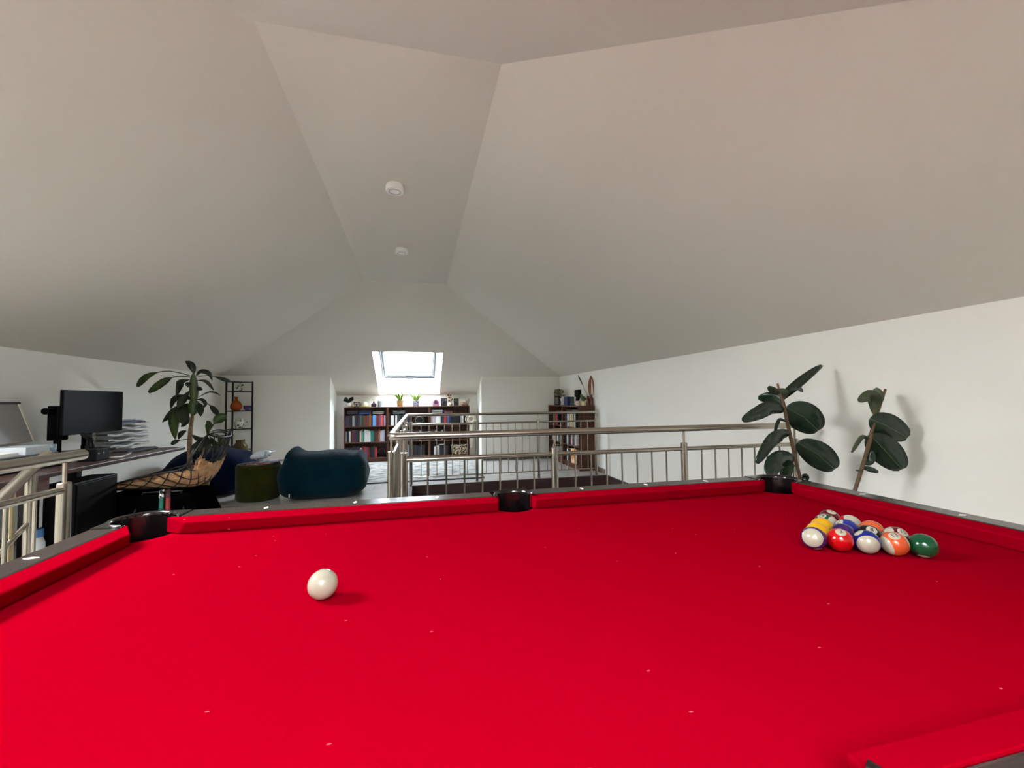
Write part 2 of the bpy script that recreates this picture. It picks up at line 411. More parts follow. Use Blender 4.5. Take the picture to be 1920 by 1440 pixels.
# dark panels lining the openings
def lining(w, depth, skip=()):
    x0, x1, y0, y1 = w; t = 0.03; b = MB()
    if 'n' not in skip: b.box((x0+0.002, y0+0.002, -depth), (x1-0.002, y0+t, -0.001))
    if 'f' not in skip: b.box((x0+0.002, y1-t, -depth), (x1-0.002, y1-0.002, -0.001))
    if 'l' not in skip: b.box((x0+0.002, y0+t, -depth), (x0+t, y1-t, -0.001))
    if 'r' not in skip: b.box((x1-t, y0+t, -depth), (x1-0.002, y1-t, -0.001))
    return b
struct(lining(WELL, 1.6).build('trim_1', M_fascia))
struct(lining(WELL2, 1.6).build('trim_2', M_fascia))
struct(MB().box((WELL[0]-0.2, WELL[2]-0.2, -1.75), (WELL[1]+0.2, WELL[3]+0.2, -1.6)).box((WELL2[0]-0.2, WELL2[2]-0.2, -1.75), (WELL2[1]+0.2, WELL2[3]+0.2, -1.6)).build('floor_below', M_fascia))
# steps going down
def flight(n, w, y0, dy, x0, x1, lab):
    t = thing('staircase', lab, 'stairs', ((x0+x1)/2, y0, -0.2))
    for i in range(n):
        z = -0.19*(i+1); ya, yb = sorted((y0+dy*i, y0+dy*(i+1)+dy*0.1)); MB().box((x0, ya, z-0.04), (x1, yb, z)).build('tread', M_brown, t)
    for xx in (x0, x1-0.03):
        a = Vector((xx, y0, -0.03)); e = Vector((xx, y0+dy*n, -0.19*n-0.03))
        MB().quadprism([(xx, a.y, a.z-0.25), (xx, e.y, e.z-0.25), (xx, e.y, e.z), (xx, a.y, a.z)],
                       [(xx+0.03, a.y, a.z-0.25), (xx+0.03, e.y, e.z-0.25), (xx+0.03, e.y, e.z), (xx+0.03, a.y, a.z)]).build('stringer', M_brown, t)
flight(7, 0.9, 2.60, -0.27, -1.93, -1.33, 'dark wooden stairs going down beside the desk')

struct(MB().box((XR-0.014, WELL[3]+0.05, 0), (XR, YF, 0.075)).build('baseboard_right', M_base))
struct(MB().box((NX1+0.0, YF-0.014, 0), (XR-0.014, YF, 0.075)).box((XL, YF-0.014, 0), (NX0, YF, 0.075)).build('baseboard_far', M_base))
struct(MB().box((XL, 2.7, 0), (XL+0.014, YF-0.014, 0.075)).build('baseboard_left', M_base))

# ---------------------------------------------------------------- pool table
TX, TY, TL, TW, ZT = 0.348, 0.896, 1.1175, 0.549, 0.765
AO, BO = TL+0.125, TW+0.130                               # outer half sizes of the rail frame
ZR = 0.812
M_rail = mat('rail_wood', (54, 44, 40), 0.2, spec=0.4, noise=(5, (40, 32, 30), (0.3, 0.7), (2, 12, 12)), bump=(40, 0.1, (1, 8, 8)))
M_sight = mat('sight_inlay', (232, 230, 220), 0.4)
table = thing('pool_table', 'pool table with bright red cloth, dark wooden rails and black pockets', 'pool table', (TX, TY, 0))
def T(u, v, z): return (TX+u, TY+v, z)
# bed: outline with pocket notches
def arc(cx, cy, r, a0, a1, n=12): return [(cx+r*math.cos(R(a0+(a1-a0)*i/n)), cy+r*math.sin(R(a0+(a1-a0)*i/n))) for i in range(n+1)]
bx, by = TL+0.032, TW+0.032
pr, pc = 0.082, 0.045                                     # corner pocket radius, centre beyond the nose corner
poly = []
def corner(sx, sy):
    cx, cy = TL+pc, TW+pc
    e1 = cx-math.sqrt(pr*pr-(by-cy)**2); e2 = cy-math.sqrt(pr*pr-(bx-cx)**2)
    a0 = math.degrees(math.atan2(by-cy, e1-cx)); a1 = math.degrees(math.atan2(e2-cy, bx-cx))
    if a0 < 0: a0 += 360
    if a1 < 0: a1 += 360
    pts = arc(cx, cy, pr, a0, a1)                          # from the long edge to the short edge
    return [(sx*p[0], sy*p[1]) for p in pts]
def side(sy):
    cy = TW+0.058; r = 0.068; dx = math.sqrt(r*r-(by-cy)**2)
    a0 = math.degrees(math.atan2(by-cy, -dx)) % 360; a1 = math.degrees(math.atan2(by-cy, dx)) % 360
    return [(p[0], sy*p[1]) for p in arc(0, cy, r, a0, a1)]
poly += side(1)+corner(1, 1)+corner(1, -1)[::-1]+side(-1)[::-1]+corner(-1, -1)+corner(-1, 1)[::-1]
bed = MB(); n = len(poly)
bed.quadprism([T(p[0], p[1], ZT-0.03) for p in poly], [T(p[0], p[1], ZT) for p in poly])
bed_o = bed.build('bed_cloth', M_cloth, table)
bm = bmesh.new(); bm.from_mesh(bed_o.data); bmesh.ops.triangulate(bm, faces=[f for f in bm.faces if len(f.verts) > 4]); bm.to_mesh(bed_o.data); bm.free()
# cushions: cross-section swept, ends cut towards the pockets
def cushion(axis, sgn, a0n, a1n, a0j, a1j):
    """axis 'x': runs along u on side v=sgn*TW. a*n: end at the nose, a*j: end at the rail joint"""
    half = TW if axis == 'x' else TL
    prof = [(0.0, 0.036), (0.006, 0.0385), (0.047, 0.046), (0.047, 0.0), (0.016, 0.0), (0.003, 0.030)]
    def at(a, q):
        w = half+q[0]; u, v = (a, sgn*w) if axis == 'x' else (sgn*w, a)
        return T(u, v, ZT+q[1]+0.0008)
    def e(an, aj, q): return an+(aj-an)*q[0]/0.047
    b = MB(); k = len(prof)
    vs = [at(e(a0n, a0j, q), q) for q in prof]+[at(e(a1n, a1j, q), q) for q in prof]
    b.add(vs, [list(range(k))[::-1], list(range(k, 2*k))]+[(i, (i+1) % k, k+(i+1) % k, k+i) for i in range(k)])
    return b.build('cushion', M_cloth, table, bevel=0.003, seg=2)
for sv in (1, -1):
    cushion('x', sv, -TL+0.088, -0.072, -TL+0.018, -0.058)
    cushion('x', sv, 0.072, TL-0.088, 0.058, TL-0.018)
for su in (1, -1): cushion('y', su, -TW+0.088, TW-0.088, -TW+0.018, TW-0.018)
# wooden rails
CE = 0.175
def rail(x0, x1, y0, y1): MB().box(T(x0, y0, 0.665), T(x1, y1, ZR)).build('rail', M_rail, table, bevel=0.006)
for sv in (1, -1):
    ya, yb = sorted((sv*(TW+0.0475), sv*BO))
    rail(-AO+CE, -0.078, ya, yb); rail(0.078, AO-CE, ya, yb)
for su in (1, -1):
    xa, xb = sorted((su*(TL+0.0475), su*AO)); rail(xa, xb, -BO+CE, BO-CE)
# corner castings and pocket liners
def cap_poly():
    P = [(AO-CE+0.002, BO)] + [(AO-0.06+0.06*math.cos(R(a)), BO-0.06+0.06*math.sin(R(a))) for a in range(90, -1, -15)] + [(AO, BO-CE+0.002), (TL+0.0475, BO-CE+0.002)]
    P += [(TL+0.0475, TW-0.026)] + [(TL+0.042+0.072*math.cos(R(a)), TW+0.042+0.072*math.sin(R(a))) for a in range(-82, 173, 12)] + [(TL-0.026, TW+0.0475), (AO-CE+0.002, TW+0.0475)]
    return P
for su in (1, -1):
    for sv in (1, -1):
        MB().prism([T(su*p[0], sv*p[1], 0)[:2] for p in cap_poly()], 0.655, ZR+0.0015).build('corner_cap', M_gloss, table, bevel=0.003)
        c = Vector(T(su*(TL+0.042), sv*(TW+0.042), 0)); b = MB(); base = math.atan2(sv, su)
        N = 18; ring = [base+R(-128+256*i/N) for i in range(N+1)]
        rows = [(0.0735, ZR+0.003), (0.080, ZR+0.005), (0.083, ZR+0.002)]
        prof = [(0.060, 0.60), (0.071, 0.70), (0.0715, ZR-0.006), (0.073, ZR+0.003), (0.079, ZR+0.006), (0.085, ZR+0.002), (0.085, ZR-0.004)]
        vs = [(c.x+r*math.cos(a), c.y+r*math.sin(a), z) for r, z in prof for a in ring]; k = N+1
        b.add(vs, [(i*k+j, i*k+j+1, (i+1)*k+j+1, (i+1)*k+j) for i in range(len(prof)-1) for j in range(N)])
        b.prism([(c.x+0.062*math.cos(a), c.y+0.062*math.sin(a)) for a in [2*math.pi*i/20 for i in range(20)]], 0.595, 0.61)
        b.build('pocket_liner', M_gloss, table, smooth=True)
for sv in (1, -1):
    c = Vector(T(0, sv*(TW+0.055), 0)); b = MB(); base = math.atan2(sv, 0); N = 18
    ring = [base+R(-112+224*i/N) for i in range(N+1)]
    prof = [(0.052, 0.60), (0.062, 0.70), (0.0625, ZR-0.006), (0.064, ZR+0.004), (0.070, ZR+0.007), (0.077, ZR+0.003), (0.077, ZR-0.03)]
    vs = [(c.x+r*math.cos(a), c.y+r*math.sin(a), z) for r, z in prof for a in ring]; k = N+1
    b.add(vs, [(i*k+j, i*k+j+1, (i+1)*k+j+1, (i+1)*k+j) for i in range(len(prof)-1) for j in range(N)])
    b.prism([(c.x+0.055*math.cos(a), c.y+0.055*math.sin(a)) for a in [2*math.pi*i/20 for i in range(20)]], 0.595, 0.61)
    b.build('pocket_liner', M_gloss, table, smooth=True)
    y0, y1 = sorted((sv*(TW+0.128), sv*BO))
    MB().box(T(-0.079, y0, 0.665), T(0.079, y1, ZR+0.001)).build('pocket_bridge', M_gloss, table, bevel=0.004)
# sights
def sight(u, v, du, dv):
    b = MB(); z = ZR+0.0012
    b.quadprism([T(u-du, v, ZR-0.002), T(u, v-dv, ZR-0.002), T(u+du, v, ZR-0.002), T(u, v+dv, ZR-0.002)], [T(u-du, v, z), T(u, v-dv, z), T(u+du, v, z), T(u, v+dv, z)])
    b.build('sight', M_sight, table)
for sv in (1, -1):
    for k in (-3, -2, -1, 1, 2, 3): sight(k*0.279, sv*(TW+0.087), 0.007, 0.016)
for su in (1, -1):
    for k in (-1, 0, 1): sight(su*(TL+0.087), k*0.279, 0.016, 0.007)
# body and legs
for a, b_ in ((T(-AO+0.03, -BO+0.03, 0.42), T(AO-0.03, -BO+0.055, 0.664)), (T(-AO+0.03, BO-0.055, 0.42), T(AO-0.03, BO-0.03, 0.664)),
              (T(-AO+0.03, -BO+0.056, 0.42), T(-AO+0.055, BO-0.056, 0.664)), (T(AO-0.055, -BO+0.056, 0.42), T(AO-0.03, BO-0.056, 0.664))):
    MB().box(a, b_).build('apron', M_rail, table, bevel=0.004)
MB().box(T(-AO+0.056, -BO+0.056, 0.56), T(AO-0.056, BO-0.056, 0.585)).build('underframe', M_black, table)
for su in (1, -1):
    for sv in (1, -1):
        u, v = su*(AO-0.24), sv*(BO-0.2)
        l = MB().quadprism([T(u+a*0.06, v+b_*0.06, 0.02) for a, b_ in ((-1, -1), (1, -1), (1, 1), (-1, 1))], [T(u+a*0.085, v+b_*0.085, 0.56) for a, b_ in ((-1, -1), (1, -1), (1, 1), (-1, 1))]).build('leg', M_rail, table, bevel=0.006)
        MB().lathe([(0.05, 0.0), (0.05, 0.02)], T(u, v, 0), 16).build('levelling_foot', M_black, l)

# ---------------------------------------------------------------- balls
RB = 0.028575
def ball_mat(name, col, stripe):
    m = bpy.data.materials.new(name); m.use_nodes = True; nt = m.node_tree; b = nt.nodes['Principled BSDF']
    b.inputs['Roughness'].default_value = 0.12; b.inputs['Coat Weight'].default_value = 0.3; b.inputs['Coat Roughness'].default_value = 0.05
    ivory = srgb((161, 155, 138))
    if col is None: b.inputs['Base Color'].default_value = ivory; return m
    tc = nt.nodes.new('ShaderNodeTexCoord'); sp = nt.nodes.new('ShaderNodeSeparateXYZ'); nt.links.new(tc.outputs['Object'], sp.inputs[0])
    def math_(op, a, bv):
        n = nt.nodes.new('ShaderNodeMath'); n.operation = op
        for i, q in enumerate((a, bv)):
            if q is None: continue
            if isinstance(q, float): n.inputs[i].default_value = q
            else: nt.links.new(q, n.inputs[i])
        return n.outputs[0]
    y2 = math_('MULTIPLY', sp.outputs[1], sp.outputs[1]); z2 = math_('MULTIPLY', sp.outputs[2], sp.outputs[2])
    spot = math_('LESS_THAN', math_('ADD', y2, z2), (RB*0.40)**2)
    if stripe: spot = math_('MAXIMUM', spot, math_('GREATER_THAN', y2, (RB*0.60)**2))
    mx = nt.nodes.new('ShaderNodeMix'); mx.data_type = 'RGBA'; nt.links.new(spot, mx.inputs[0])
    mx.inputs[6].default_value = tuple(q*0.55 for q in srgb(col)[:3])+(1,); mx.inputs[7].default_value = ivory; nt.links.new(mx.outputs[2], b.inputs['Base Color'])
    return m
M_ink = mat('ball_number', (20, 18, 18), 0.3)
def number_mesh(txt):
    cu = bpy.data.curves.new('num', 'FONT'); cu.body = txt; cu.size = 0.0155; cu.align_x = 'CENTER'; cu.align_y = 'CENTER'; cu.resolution_u = 3
    o = bpy.data.objects.new('num', cu); COL.objects.link(o)
    dg = bpy.context.evaluated_depsgraph_get(); dg.update(); me = bpy.data.meshes.new_from_object(o.evaluated_get(dg))
    bpy.data.objects.remove(o); bpy.data.curves.remove(cu)
    bm = bmesh.new(); bm.from_mesh(me); bmesh.ops.triangulate(bm, faces=bm.faces)
    for _ in range(1): bmesh.ops.subdivide_edges(bm, edges=bm.edges, cuts=1)
    for v in bm.verts:                                     # text x -> local y, text y -> local z, wrapped on the sphere at +x
        y_, z_ = v.co.x, v.co.y; q = math.sqrt(max(0.0, RB**2-y_*y_-z_*z_))
        v.co = Vector((q, y_, z_)).normalized()*(RB+0.00025)
    bm.to_mesh(me); bm.free(); me.materials.clear(); me.materials.append(M_ink); return me
ball_me = MB().ellipsoid((0, 0, 0), (RB, RB, RB), 40, 24)
def imgdir(C, dx, dy):
    """unit direction from ball centre that shows dx right, dy up of the centre (in radii) when seen from where the photo was taken"""
    w = (Vector((0, 0, CAMZ))-C).normalized(); r = Vector((0, 0, 1)).cross(w).normalized()
    u = w.cross(r)
    q = math.sqrt(max(0.0, 1-dx*dx-dy*dy)); return r*dx+u*dy+w*q, r, u, w
U = Vector((0.878, -0.479, 0)).normalized(); V = Vector((0.479, 0.878, 0)).normalized()
B0 = Vector((1.006, 0.888, 0)); DS = 0.0578
ballspec = [  # number, colour, stripe, row, place, spot offset, band axis offset, label
    (12, (72, 30, 110), 1, 0, 0, (0.25, -0.95), (-0.15, 0.05), 'white ball with purple stripe, leftmost in the front row of the rack'),
    (3, (222, 16, 24), 0, 0, 1, (0.1, 0.72), None, 'plain red ball with white number spot, in the front row of the rack'),
    (10, (12, 40, 140), 1, 0, 2, (-0.6, 0.75), (0.15, -0.35), 'white ball with dark blue stripe, middle of the front row'),
    (13, (240, 100, 52), 1, 0, 3, (-0.25, 0.52), (-0.80, -0.42), 'white ball with orange stripe numbered 13, in the front row'),
    (6, (8, 88, 52), 0, 0, 4, (0.0, -0.97), None, 'plain dark green ball at the right end of the front row'),
    (9, (250, 186, 14), 1, 1, 0, (-0.9, 0.2), (0.35, -0.75), 'white ball with yellow stripe behind the purple striped ball'),
    (4, (62, 26, 104), 0, 1, 1, (-0.5, -0.8), None, 'plain purple ball behind the plain red ball'),
    (8, (12, 12, 12), 0, 1, 2, (0.2, 0.62), None, 'black ball with white number spot in the middle of the rack'),
    (15, (104, 12, 30), 1, 1, 3, (0.35, 0.66), (-0.85, 0.2), 'white ball with maroon stripe behind the orange 13 ball'),
    (1, (250, 186, 14), 0, 2, 0, (-0.7, -0.6), None, 'plain yellow ball at the left side of the rack'),
    (2, (14, 40, 146), 0, 2, 1, (-0.6, 0.6), None, 'plain dark blue ball with white number spot in mid rack'),
    (5, (242, 104, 54), 0, 2, 2, (0.6, -0.75), None, 'plain orange ball at the right side of the rack'),
    (14, (10, 84, 48), 1, 3, 0, (-0.25, 0.75), (0.85, 0.0), 'white ball with green stripe near the back of the rack'),
    (11, (206, 16, 36), 1, 3, 1, (-0.5, 0.3), (0.45, 0.72), 'white ball with red stripe near the back of the rack'),
    (7, (110, 10, 30), 0, 4, 0, (0.2, 0.86), None, 'plain maroon ball at the far tip of the rack'),
]
src_mesh = None
for num, col, stripe, r_, k_, spo, axo, lab in ballspec:
    C = B0+U*(DS*(k_+0.5*r_))+V*(DS*0.8667*r_); C.z = ZT+RB
    o = ball_me.build('pool_ball', ball_mat('ball_%d' % num, col, stripe), smooth=True)
    tag(o, lab, 'pool ball', 'pool balls in the rack')
    sdir, r, u, w = imgdir(C, *spo)
    if axo: ax = imgdir(C, *axo)[0]
    else: ax = u.cross(sdir) if abs(u.dot(sdir)) < 0.95 else w.cross(sdir)
    ax = (ax-sdir*ax.dot(sdir)) if not axo else ax
    if axo:                                                # keep the band axis, bring the spot into the band
        ax.normalize(); sdir = (sdir-ax*sdir.dot(ax)).normalized()
    ax.normalize(); zz = sdir.cross(ax).normalized()
    if zz.dot(u) < 0: zz = -zz; ax = -ax
    o.matrix_world = Matrix(((sdir.x, ax.x, zz.x, C.x), (sdir.y, ax.y, zz.y, C.y), (sdir.z, ax.z, zz.z, C.z), (0, 0, 0, 1)))
    if num in (3, 13, 8, 15, 2, 14, 7, 11):
        no = bpy.data.objects.new('number', number_mesh(str(num))); COL.objects.link(no); no.parent = o
cb = ball_me.build('cue_ball', ball_mat('cue_ball_ivory', None, 0), smooth=True); cb.location = (-0.186, 0.912, ZT+RB)
tag(cb, 'plain white cue ball alone on the red cloth', 'pool ball')

# ---------------------------------------------------------------- stair railings
ZH, ZM, ZP, ZB = 0.966, 0.834, 0.874, 0.102
def post(x, y, parent, zb=-0.05):
    MB().lathe([(0.021, zb), (0.021, ZP-0.003), (0.018, ZP)], (x, y, 0), 20).build('post', M_steel, parent, smooth='auto')
    MB().lathe([(0.007, ZP), (0.007, ZH-0.02)], (x, y, 0), 10).build('post_pin', M_steel, parent, smooth='auto')
def baluster(x, y, parent, z0=ZB, z1=ZM): MB().tube([(x, y, z0), (x, y, z1)], 0.0055, 8).build('baluster', M_steel, parent, smooth='auto')
rl = thing('stair_railing', 'brushed steel railing around the stair opening behind the pool table', 'railing', (1.2, 4.2, 0))
YN1, YF1, XC = 2.39, 5.96, -0.145
c = 0.04
bend = lambda ax, ay, sx, sy: [(ax+sx*c*(1-math.sin(R(a))), ay+sy*c*(1-math.cos(R(a))), ZH) for a in (0, 22, 45, 67, 90)]
path = [(2.66, YN1, ZH)]+[(XC+c*(1-math.sin(R(a))), YN1+c*(1-math.cos(R(a))), ZH) for a in range(0, 91, 15)]
path += [(XC+c*(1-math.cos(R(a))), YF1-c*(1-math.sin(R(a))), ZH) for a in range(0, 91, 15)]+[(2.735, YF1, ZH)]
MB().tube(path, 0.0205, 18).build('handrail', M_steel, rl, smooth='auto')
nposts = [-0.074, 0.809, 1.697, 2.577]; fposts = [-0.085, 0.838, 1.765, 2.69]
for x in nposts: post(x, YN1, rl)
for x in fposts: post(x, YF1, rl)
lposts = [2.465, 3.33, 4.20, 5.05, 5.885]
for yy in lposts: post(XC, yy, rl)
def seg(a, b_, z, r): MB().tube([(a[0], a[1], z), (b_[0], b_[1], z)], r, 12).build('rail_bar', M_steel, rl, smooth='auto')
for ps, yy in ((nposts, YN1), (fposts, YF1)):
    for a, b_ in zip(ps, ps[1:]):
        seg((a, yy), (b_, yy), ZM, 0.0135); seg((a, yy), (b_, yy), ZB, 0.008)
        for i in range(7):
            st = (b_-a-0.042)/8*0.985; baluster((a+b_)/2+(i-3)*st*1.0, yy, rl)
for a, b_ in zip(lposts, lposts[1:]):
    seg((XC, a), (XC, b_), ZM, 0.0135); seg((XC, a), (XC, b_), ZB, 0.008)
    for i in range(7): baluster(XC, (a+b_)/2+(i-3)*(b_-a-0.042)/8, rl)

rl2 = thing('stair_railing', 'brushed steel railing left of the table, ending in front of the desk', 'railing', (-1.27, 1.0, 0))
MB().tube([(-1.27, -0.45, ZH), (-1.27, 1.95, ZH)], 0.0205, 18).build('handrail', M_steel, rl2, smooth='auto')
lp = [-0.30, 0.40, 1.13, 1.868]
def seg2(a, b_, z, r): MB().tube([(-1.27, a, z), (-1.27, b_, z)], r, 12).build('rail_bar', M_steel, rl2, smooth='auto')
for yy in lp: post(-1.27, yy, rl2)
for a, b_ in zip(lp, lp[1:]):
    seg2(a, b_, ZM+0.014, 0.0135); seg2(a, b_, ZB, 0.008)
    for i in range(6): baluster(-1.27, b_-0.119-i*0.103, rl2, ZB, ZM+0.014)

rl3 = thing('stair_railing', 'sloping steel handrail of the stairs going down beside the desk', 'railing', (-1.98, 2.69, 0))
dh = Vector((0, -1, -0.72)).normalized()
p0 = Vector((-1.98, 2.80, 0.895))
MB().tube([p0, p0+dh*2.6], 0.030, 18, flat=0.75).build('handrail', M_steel, rl3, smooth='auto')
MB().lathe([(0.024, -0.05), (0.024, 0.80)], (-1.98, 2.70, 0), 20).build('post', M_steel, rl3, smooth='auto')
q0 = Vector((-1.98, 2.70, 0.555))
MB().tube([q0, q0+dh*2.3], 0.0135, 12).build('rail_bar', M_steel, rl3, smooth='auto')
for i in range(5):
    yy = 2.60-0.115*i; zt_ = p0.z-0.72*(p0.y-yy)-0.02
    MB().tube([(-1.98, yy, zt_-0.75), (-1.98, yy, zt_)], 0.0075 if i else 0.010, 8).build('baluster', mat('brass_bar', (190, 176, 140), 0.3, 1.0), rl3, smooth='auto')

# ---------------------------------------------------------------- smoke detectors
def detector(x, y, lab):
    t = thing('smoke_detector', lab, 'smoke detector', (x, y, HC-0.053), group='smoke detectors on the ceiling')
    MB().lathe([(0.063, HC), (0.065, HC-0.012), (0.063, HC-0.014)], (x, y, 0), 28).build('base', M_white, t, smooth='auto')
    MB().lathe([(0.067, HC-0.014), (0.069, HC-0.040), (0.063, HC-0.050), (0.034, HC-0.0505), (0.0, HC-0.0505)], (x, y, 0), 28).build('cover', M_white, t, smooth='auto')
    MB().lathe([(0.046, HC-0.0500), (0.046, HC-0.053), (0.038, HC-0.053), (0.038, HC-0.0500)], (x, y, 0), 28).build('vent_ring', mat('vent_grey', (205, 202, 194), 0.6), t, smooth='auto')
detector(-0.165, 3.19, 'white round smoke detector on the ceiling strip, nearer the table')
detector(-0.165, 4.53, 'white round smoke detector on the ceiling strip, nearer the skylight')

# ---------------------------------------------------------------- bookcases and books
BW, BD, BH, PT = 0.80, 0.28, 1.06, 0.02
SHZ = (0.085, 0.385, 0.690)                               # shelf tops
def bookcase(name, label, loc, rotz, group):
    t = thing(name, label, 'bookcase', loc, rotz, group)
    def p(nm, a, b_): MB().box(a, b_).build(nm, M_brown, t, local=True, bevel=0.0015, seg=1)
    p('side_panel', (0, 0, 0), (PT, BD, BH)); p('side_panel', (BW-PT, 0, 0), (BW, BD, BH))
    p('top_panel', (PT, 0, BH-PT), (BW-PT, BD, BH)); p('back_panel', (PT, BD-0.006, 0.06), (BW-PT, BD-0.001, BH-PT))
    p('plinth', (PT, 0.02, 0), (BW-PT, 0.036, SHZ[0]-PT))
    for z in SHZ: p('shelf', (PT, 0.004, z-PT), (BW-PT, BD-0.006, z))
    return t
ub = MB()
ub.box((-0.5, 0.03, 0), (-0.42, 1, 1)).box((0.42, 0.03, 0), (0.5, 1, 1)).box((-0.5, 0, 0), (0.5, 0.03, 1)); ub.cur = 1
ub.box((-0.42, 0.03, 0.015), (0.42, 0.96, 0.97))
M_book = mat('book_cover', (255, 255, 255), 0.5, objcol=True); M_page = mat('book_pages', (215, 205, 182), 0.8)
BOOK = ub.build('book', [M_book, M_page]); BOOK_ME = BOOK.data; bpy.data.objects.remove(BOOK)
CN = {'k': ('black', (22, 20, 22)), 'd': ('dark grey', (46, 44, 48)), 'p': ('dark purple', (58, 46, 72)), 'n': ('navy blue', (34, 38, 74)), 'b': ('blue', (58, 92, 150)),
      'l': ('light blue', (96, 160, 220)), 'w': ('white', (226, 224, 220)), 'c': ('cream', (208, 196, 166)), 'r': ('dark red', (118, 34, 40)), 'R': ('red', (186, 48, 54)), 's': ('salmon pink', (222, 128, 124)),
      'm': ('mauve', (132, 86, 118)), 'o': ('orange brown', (150, 88, 44)), 'n2': ('brown', (92, 62, 46)), 'g': ('dark green', (38, 62, 50)), 't': ('teal', (40, 134, 124)), 'a': ('pale grey', (168, 170, 172)),
      'v': ('lilac', (176, 170, 196)), 'i': ('pale pink', (206, 168, 170)), 'y': ('yellow', (206, 178, 80)), 'e': ('olive', (92, 92, 70))}
ORD = ['first', 'second', 'third', 'fourth', 'fifth', 'sixth', 'seventh', 'eighth', 'ninth', 'tenth', 'eleventh', 'twelfth', 'thirteenth', 'fourteenth', 'fifteenth', 'sixteenth', 'seventeenth', 'eighteenth', 'nineteenth', 'twentieth', 'twenty-first', 'twenty-second', 'twenty-third', 'twenty-fourth', 'twenty-fifth']
def place(case, o, loc, rot=(0, 0, 0)):
    mw = Matrix.Translation(case.location) @ Matrix.Rotation(case.rotation_euler.z, 4, 'Z')
    from mathutils import Euler
    o.matrix_world = mw @ Matrix.Translation(loc) @ Euler(rot).to_matrix().to_4x4() @ Matrix.Diagonal((*o.scale, 1))
def book(case, code, w, h, d, loc, rot, label, group):
    o = bpy.data.objects.new('book', BOOK_ME); COL.objects.link(o); o.scale = (w, d, h)
    j = random.uniform(0.85, 1.12); c = srgb(CN[code][1]); o.color = (min(1, c[0]*j), min(1, c[1]*j), min(1, c[2]*j), 1)
    place(case, o, loc, rot); tag(o, label, 'book', group)
def row(case, cname, sidx, codes, x0=0.026, hh=0.215, wavg=0.03, dense=True, lab=None):
    sname = lab or ('bottom', 'middle', 'top')[sidx]; z = SHZ[sidx]+0.0006; x = x0; k = 0
    for cd_ in codes:
        if isinstance(cd_, (int, float)): x += cd_; continue
        wide = 1.0
        if cd_.endswith('+'): wide = 1.7; cd_ = cd_[:-1]
        w = wavg*wide*random.uniform(0.85, 1.15); h = hh*random.uniform(0.9, 1.06); d = random.uniform(0.13, 0.17)
        if x+w > BW-PT-0.004: break
        book(case, cd_, w-0.001, h, d, (x+w/2, 0.035+random.uniform(0, 0.02), z), (0, 0, 0), '%s book, %s from left on %s shelf of the %s bookcase' % (CN[cd_][0], ORD[k], sname, cname), 'books on the bookcases')
        x += w; k += 1
    return x
def flat(case, cname, sidx, x0, ln, codes, z0=None, where='left'):
    z = z0 if z0 else SHZ[sidx]+0.235
    for i, cd_ in enumerate(codes):
        t = random.uniform(0.014, 0.022); L_ = ln*random.uniform(0.92, 1.0)
        if z+t > (BH-PT if sidx == 2 else SHZ[sidx+1]-PT)-0.002: break
        book(case, cd_, t-0.001, L_, 0.15, (x0, 0.04, z+t/2), (0, R(90), 0), '%s book lying flat, %s up, %s pile, %s shelf, %s bookcase' % (CN[cd_][0], ORD[i], where, ('bottom', 'middle', 'top')[sidx], cname), 'books on the bookcases')
        z += t
g3 = 'three bookcases in the window niche'
YBC = 8.385
bc1 = bookcase('bookcase', 'dark wooden bookcase, leftmost of three under the far skylight', (-1.365, YBC, 0), 0, g3)
bc2 = bookcase('bookcase', 'dark wooden bookcase, middle of three under the far skylight', (-0.565, YBC, 0), 0, g3)
bc3 = bookcase('bookcase', 'dark wooden bookcase, rightmost of three under the far skylight', (0.235, YBC, 0), 0, g3)
row(bc1, 'left niche', 2, 'p p d k a d k n e g n2 r n2 o n l+ m r m s R v'.split(), hh=0.222, wavg=0.0335)
flat(bc1, 'left niche', 2, 0.05, 0.21, ['p', 'd', 'p'], where='left'); flat(bc1, 'left niche', 2, 0.275, 0.22, ['b', 'n', 'p', 'n'], where='middle'); flat(bc1, 'left niche', 2, 0.52, 0.22, ['c', 'e', 'a'], where='right')
row(bc1, 'left niche', 1, 'a k w d r n d k c a t w w+ w t+ g r n2 o v w v b d'.split(), hh=0.225, wavg=0.031)
row(bc1, 'left niche', 0, 'd n k r d n p k w r R m r k k d R'.split(), hh=0.205, wavg=0.034)
row(bc2, 'middle niche', 2, 'k w+ d w d g k d n d p d k'.split(), hh=0.215, wavg=0.031)
flat(bc2, 'middle niche', 2, 0.10, 0.24, ['a', 'g', 'a'], where='left')
row(bc2, 'middle niche', 1, 'n k d g k n d e k d d a p d k n2 d i d d'.split(), hh=0.215, wavg=0.034)
row(bc2, 'middle niche', 0, ['d', 'a', 'r', 'd', 'k', 'g', 'a', 'a', 'k', 'a+', 'l', 'a', 'k', 'd', 'k', 'n', 'd', 'k', 'd'], hh=0.20, wavg=0.034)
row(bc3, 'right niche', 2, ['a', 'i', 'a', 'w+', 'w', 'd', 'd', 'R', 'm', 'b', 'n', 'k', 'k', 'k', 'k', 'k', 0.02, 'a', 'w'], hh=0.21, wavg=0.034)
flat(bc3, 'right niche', 2, 0.05, 0.22, ['a', 'e', 'w', 'g'], where='left'); flat(bc3, 'right niche', 2, 0.30, 0.16, ['m', 'r', 'k'], where='middle')
row(bc3, 'right niche', 1, 'd k k a k k k a k d k'.split(), hh=0.19, wavg=0.030)
row(bc3, 'right niche', 0, [0.06, 'w', 'a', 'w', 'd', 'n', 'k', 'n', 'd', 'k'], hh=0.18, wavg=0.032)
flat(bc3, 'right niche', 0, 0.18, 0.14, ['w'], z0=SHZ[0]+0.197, where='only')
